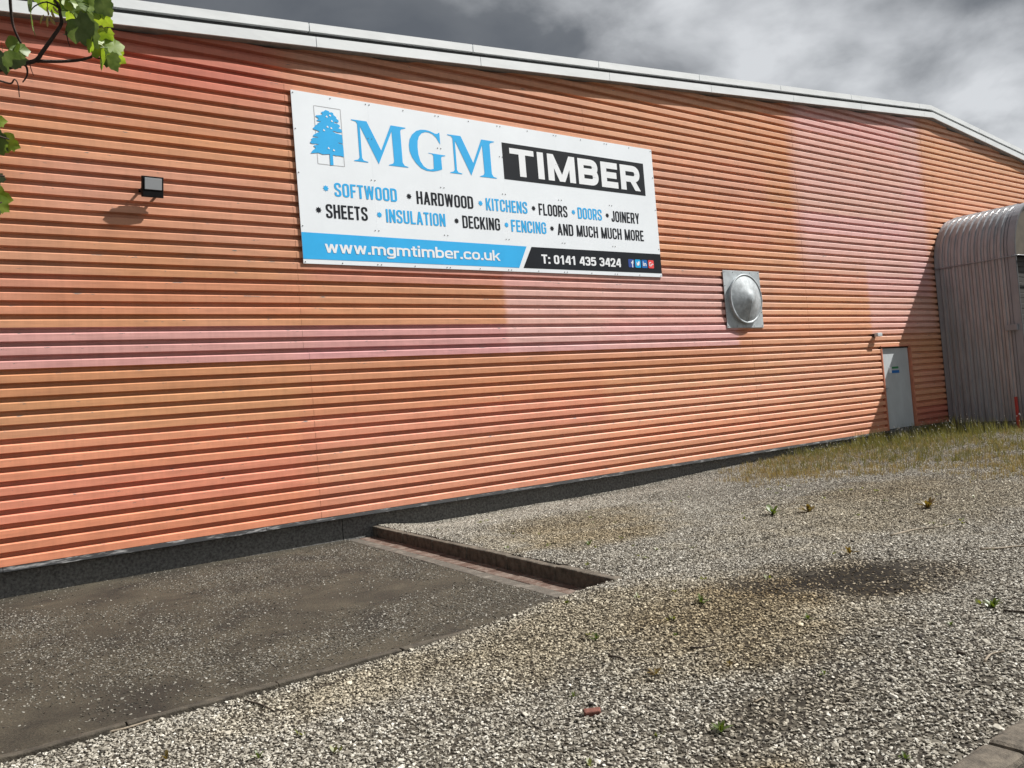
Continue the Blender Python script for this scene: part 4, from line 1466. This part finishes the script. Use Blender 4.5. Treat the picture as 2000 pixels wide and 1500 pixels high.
def seed_key(px, py, ang, s):
    bm = bmesh.new()
    pts = [(0, 0), (.12, .12), (.2, .45), (.17, .8), (.02, 1.0), (-.1, .85), (-.12, .4), (-.1, .1)]
    vs = [bm.verts.new((x, y, .05 * math.sin(5 * y))) for x, y in pts]
    bm.faces.new(vs)
    bmesh.ops.solidify(bm, geom=bm.faces[:], thickness=.05)
    o = bm_obj('seed_key', bm, M['seed'], main)
    a = math.radians(ang)
    tip = (C_U * math.cos(a) + C_R * math.sin(a)); nrm = -C_F
    rot = Matrix((tip.cross(nrm).normalized(), tip, nrm)).transposed().to_4x4()
    o.matrix_world = Matrix.Translation(at(px, py, TD)) @ rot @ Matrix.Rotation(math.radians(30), 4, 'Y') @ Matrix.Scale(s / 1650 * TD, 4)


for (x, y, a, s) in [(86, 28, 205, 17), (97, 30, 150, 18), (94, 30, 185, 19), (100, 18, 160, 17), (92, 12, 170, 15), (103, 12, 140, 15)]:
    seed_key(x, y, a, s)
branch('twig', [(92, 2), (93, 16), (94, 32)], .0016, .001, main)

# the rest of the crown, beyond the left edge of the view
V, F = [], []
base = LOBE + [(-x, y) for x, y in reversed(LOBE[1:-1])]
base = base[::2]
r = random.Random(5)
for k in range(1500):
    th = r.uniform(0, math.tau); rad = 1.5 * r.random() ** .5
    p = Vector((-2.2 + rad * math.cos(th), 3.9 + rad * math.sin(th), r.uniform(3.2, 6.2)))
    if p.x > -.45: continue
    q = Matrix.Rotation(r.uniform(0, 6.28), 3, 'Z') @ Matrix.Rotation(r.uniform(-1, 1), 3, 'X')
    s = r.uniform(.09, .15)
    i0 = len(V)
    V += [p + q @ Vector((x * s, y * s, -.2 * s * (x * x + y * y))) for x, y in base]
    F.append(tuple(range(i0, i0 + len(base))))
cr_ = mesh_obj('crown', V, F, M['leaf_mid'], tree)


# ------------------------------------------------------------------ grass and weeds along the foot of the wall
def blade_mat(name, c0, c1):
    return leaf_mat(name, c0, c1, .3)


M['grass'] = blade_mat('weedy_grass', (0.085, 0.095, 0.034), (0.19, 0.18, 0.08))
M['grass_dry'] = blade_mat('dry_reddish_grass', (0.17, 0.125, 0.075), (0.27, 0.225, 0.14))
M['sprout'] = blade_mat('sprout_leaf', (0.09, 0.12, 0.025), (0.18, 0.19, 0.05))
M['grass_dark'] = blade_mat('dark_grass', (0.075, 0.082, 0.032), (0.16, 0.155, 0.075))
M['petal'] = pmat('white_petal', (0.75, 0.75, 0.68), 0.7)


def blades(n, place, hmin, hmax, seed, wid=.004):
    r = random.Random(seed)
    V, F = [], []
    for k in range(n):
        q = place(r)
        if q is None: continue
        x, y, s = q
        z = gh(x, y) - .01
        h = r.uniform(hmin, hmax) * s
        a = r.uniform(0, math.tau)
        lean = r.uniform(.05, .5) * h
        dx, dy = math.cos(a) * lean, math.sin(a) * lean
        wx, wy = -math.sin(a) * wid * r.uniform(.7, 1.4), math.cos(a) * wid * r.uniform(.7, 1.4)
        i0 = len(V)
        V += [(x - wx, y - wy, z), (x + wx, y + wy, z), (x + dx * .35 + wx * .8, y + dy * .35 + wy * .8, z + h * .55), (x + dx * .35 - wx * .8, y + dy * .35 - wy * .8, z + h * .55), (x + dx, y + dy, z + h * .96)]
        F += [(i0, i0 + 1, i0 + 2, i0 + 3), (i0 + 3, i0 + 2, i0 + 4)]
    return V, F


def dense(r):
    x = r.uniform(15.2, 27); y = 11.0 - abs(r.gauss(0, 1.25)) - (.0 if x < 22.3 else 1.9)
    if x < 17.5 and y < 9.6 + (17.5 - x) * .5: return None
    if y < 5.5: return None
    s = 1.0 if x > 17.6 else .65
    s *= .5 + .6 * (mnoise.noise(Vector((x * .9, y * .9, 2))) + .6)
    if y < 9.0 and r.random() < .3: return None
    return x, y, max(.3, s)


EDGE = [(4.2, 11.0), (5.2, 11.8), (6.4, 12.8), (7.6, 11.6), (8.2, 10.8), (9.4, 11.1), (10.2, 12.5), (11.0, 14.0)]


def edge(y):
    for (a, xa), (b, xb) in zip(EDGE[:-1], EDGE[1:]):
        if a <= y <= b:
            return xa + (xb - xa) * (y - a) / (b - a)
    return 14.0


def bank(green):
    def f(r):
        x = r.uniform(10.4, 24); y = r.uniform(4.4, 10.95)
        if x > 22.4 and y > 8.95: return None
        e = edge(y) + 1.1 * mnoise.noise(Vector((x * .8, y * 1.1, 6)))
        q = sstep(e - .3, e + 1.4, x) * (.45 + .9 * mnoise.noise(Vector((x * 1.1, y * 1.3, 16))) + .35 * sstep(8, 10.5, y))
        g = sstep(e + .2, e + 3.5, x) * .75 + .5 * mnoise.noise(Vector((x * .7, y * .9, 26)))
        if not green: g = 1 - g
        if r.random() > q * max(0.06, g): return None
        return x, y, .5 + .55 * r.random()
    return f


def clumps(n, base, hmin, hmax, seed, wid, k=5):
    """blades in small clumps"""
    r0 = random.Random(seed * 77)
    state = [None, 0]

    def f(r):
        if state[1] <= 0 or state[0] is None:
            state[0] = base(r); state[1] = r.randrange(2, k * 2)
        state[1] -= 1
        if state[0] is None: return None
        x, y, s_ = state[0]
        return x + r.gauss(0, .03), y + r.gauss(0, .03), s_
    return blades(n, f, hmin, hmax, seed, wid)


V, F = clumps(26000, bank(True), .05, .22, 4, .0034)
tag(mesh_obj('low_grass', V, F, M['grass_dark']), 'low green grass spreading between the gravel and the wall foot', 'grass', kind='stuff')
V, F = clumps(52000, bank(False), .04, .16, 2, .0032)
tag(mesh_obj('dry_grass', V, F, M['grass_dry']), 'short reddish dry weeds fringing the grass on the far gravel', 'grass', kind='stuff')
V, F = clumps(6500, dense, .14, .50, 1, .0030)
tag(mesh_obj('tall_grass', V, F, M['grass']), 'tall weedy green grass along the door and canopy foot', 'grass', kind='stuff')
V, F = [], []
r = random.Random(9)
for _ in range(420):
    q = dense(r)
    if q is None: continue
    x, y, s = q
    z = gh(x, y) + r.uniform(.16, .48) * s
    q = .0085 * r.uniform(.6, 1.3)
    i0 = len(V)
    V += [(x - q, y, z), (x, y - q, z), (x + q, y, z), (x, y + q, z), (x, y, z + q), (x, y, z - q)]
    F += [(i0, i0 + 1, i0 + 4), (i0 + 1, i0 + 2, i0 + 4), (i0 + 2, i0 + 3, i0 + 4), (i0 + 3, i0, i0 + 4), (i0 + 1, i0, i0 + 5), (i0 + 2, i0 + 1, i0 + 5), (i0 + 3, i0 + 2, i0 + 5), (i0, i0 + 3, i0 + 5)]
tag(mesh_obj('seed_heads', V, F, M['petal']), 'tiny white flower heads in the tall grass', 'flowers', kind='stuff')


# ------------------------------------------------------------------ single weeds on the gravel
def weed(px, py, size, nleaf, mat, label, spread=1.0):
    p = gnd(px, py, 0.0)
    for _ in range(4):
        p = gnd(px, py, gh(p.x, p.y) if not (p.y > YF and p.x < KX + SHEAR * (p.y - 5.4)) else -.04)
    r = random.Random(int(px + py))
    V, F = [], []
    for k in range(nleaf):
        a = k / nleaf * math.tau + r.uniform(-.3, .3)
        el = r.uniform(.55, 1.4) / spread
        L = size * r.uniform(.6, 1.05)
        w = L * r.uniform(.08, .15)
        d = Vector((math.cos(a), math.sin(a), 0)); s = Vector((-math.sin(a), math.cos(a), 0))
        i0 = len(V)
        prev = None
        for j in range(5):
            t = j / 4
            ww = w * (.25, .75, 1.0, .75, .05)[j] * (1 + r.uniform(-.2, .2))
            c = d * (L * t * math.cos(el)) + Vector((0, 0, L * (t * math.sin(el) - .35 * t * t)))
            V += [p + c - s * ww + Vector((0, 0, .15 * ww)), p + c + Vector((0, 0, -.1 * ww)), p + c + s * ww + Vector((0, 0, .15 * ww))]
        for j in range(4):
            a0 = i0 + j * 3
            F += [(a0, a0 + 1, a0 + 4, a0 + 3), (a0 + 1, a0 + 2, a0 + 5, a0 + 4)]
    o = mesh_obj('weed', V, F, M[mat], smooth=True)
    return tag(o, label, 'weed', 'single weeds on the gravel')


for args in [
    (1408, 1430, .09, 15, 'weed', 'leafy green weed in the gravel nearest the camera'),
    (1940, 1188, .12, 14, 'weed', 'dark green weed near the right edge of the gravel'),
    (1510, 1006, .22, 13, 'weed', 'upright green weed in the far gravel left of a reddish weed'),
    (1580, 1001, .20, 13, 'weed_brown', 'reddish weed in the far gravel right of a green weed'),
    (1370, 1178, .12, 13, 'weed', 'bright green weed left of the dark gravel patch'),
    (1165, 1250, .09, 10, 'weed', 'flat green weed below the end of the side kerb'),
    (1281, 1318, .08, 9, 'weed_brown', 'yellowish weed on the tan gravel in the middle'),
    (1056, 1118, .17, 8, 'weed', 'green weed growing in the channel against the side kerb'),
    (1812, 993, .22, 14, 'weed_brown', 'brown weed in the far gravel below the grass'),
    (1578, 1210, .07, 8, 'weed', 'small bright weed just below the dark gravel patch'),
    (1610, 1318, .055, 6, 'weed', 'tiny upright weed in the gravel right of centre'),
    (325, 1484, .08, 6, 'weed_brown', 'reddish weed in the gravel at the bottom left'),
    (505, 1482, .07, 6, 'weed', 'thin green weed in the gravel near the bottom edge left of centre'),
    (1120, 1362, .06, 6, 'weed', 'small weed above the red brick piece'),
    (1425, 1301, .06, 6, 'weed_brown', 'small brown weed above the nearest green weed'),
    (1768, 1483, .05, 12, 'weed', 'low mossy weed beside the road kerb'),
    (1150, 1065, .10, 7, 'weed', 'small weed in the gravel behind the side kerb'),
    (1857, 1222, .06, 6, 'weed', 'small pale green weed in the gravel near the right'),
    (1318, 1243, .05, 6, 'weed', 'small green weed between the tan gravel patches'),
    (1660, 1084, .14, 7, 'weed_brown', 'withered weed just above the dark gravel patch'),
]:
    weed(*args)


V, F = [], []
r = random.Random(31)
for _ in range(150):
    x = r.uniform(1.2, 11); y = r.uniform(2.1, 10.5)
    if y > YF and x < KX + SHEAR * (y - 5.4) + .2: continue
    if mnoise.noise(Vector((x * .7, y * .7, 40))) < -.05: continue
    z = gh(x, y)
    for k in range(r.randrange(4, 9)):
        a = r.uniform(0, math.tau); L_ = r.uniform(.015, .05); w_ = L_ * .22
        d = Vector((math.cos(a), math.sin(a), r.uniform(.5, 1.4))).normalized(); sd = Vector((-math.sin(a), math.cos(a), 0)) * w_
        p0 = Vector((x + r.gauss(0, .012), y + r.gauss(0, .012), z))
        i0 = len(V)
        V += [p0 - sd * .4, p0 + sd * .4, p0 + d * L_ * .55 + sd, p0 + d * L_ * .55 - sd, p0 + d * L_]
        F += [(i0, i0 + 1, i0 + 2, i0 + 3), (i0 + 3, i0 + 2, i0 + 4)]
tag(mesh_obj('sprouts', V, F, M['sprout']), 'tiny green sprouts scattered through the gravel', 'sprouts', kind='stuff')


def twig(pts, rad, mat, label, lift=.012):
    P3 = []
    for (x, y) in pts:
        p = gnd(x, y, .05)
        for _ in range(3): p = gnd(x, y, gh(p.x, p.y) if not (p.y > YF and p.x < KX) else -.01)
        P3.append(p + Vector((0, 0, lift)))
    P3 = smooth_path(P3, 4)
    o = tube('fallen_twig', P3, taper(len(P3), rad, rad * .5), M[mat], None, 6)
    return tag(o, label, 'twig', 'twigs lying on the gravel')


twig([(1740, 1048), (1790, 1036), (1830, 1032), (1862, 1024)], .011, 'twig', 'long pale twig on the far gravel')
twig([(1915, 1075), (1950, 1074), (1985, 1070), (2040, 1068)], .012, 'twig', 'straight pale twig at the right edge of the gravel')
twig([(1924, 1296), (1936, 1282), (1962, 1276)], .007, 'twig', 'bent pale twig on the right of the gravel')
twig([(1870, 1278), (1886, 1281)], .012, 'darktwig', 'short dark stub of wood beside the bent pale twig')
twig([(1348, 1268), (1375, 1268), (1395, 1262)], .007, 'darktwig', 'thin dark twig on the tan gravel')
twig([(1190, 1284), (1212, 1288), (1225, 1296)], .007, 'darktwig', 'dark curved twig left of the yellowish weed')
twig([(1000, 1238), (1012, 1230), (1018, 1222)], .007, 'twig', 'short curved pale twig near the slab edge')
twig([(200, 1436), (240, 1428), (290, 1412), (330, 1396)], .009, 'twig', 'long bleached stick lying along the slab edge')
twig([(615, 1348), (650, 1338), (685, 1322)], .006, 'darktwig', 'dark thin twig on the gravel beyond the stick')
twig([(480, 1372), (510, 1380), (535, 1392)], .007, 'darktwig', 'dark twig near the slab edge at lower left')
twig([(1475, 1375), (1492, 1366)], .006, 'twig', 'splinter of pale wood above the nearest weed')
twig([(1960, 1196), (2010, 1199)], .009, 'darktwig', 'dark twig by the dark green weed at the right edge')

# brick piece
bp = gnd(1157, 1391, 0.0)
for _ in range(3): bp = gnd(1157, 1391, gh(bp.x, bp.y) + .012)
bm = bmesh.new()
Tm = Matrix.Translation(bp) @ Matrix.Rotation(math.radians(-34), 4, 'Z') @ Matrix.Rotation(math.radians(8), 4, 'X')
add_box(bm, -.045, .045, -.027, .027, -.014, .016, .007, Tm)
rough(bm, .004, 2, 30)
tag(bm_obj('brick_fragment', bm, M['brick']), 'small red brick fragment lying on the gravel', 'brick')
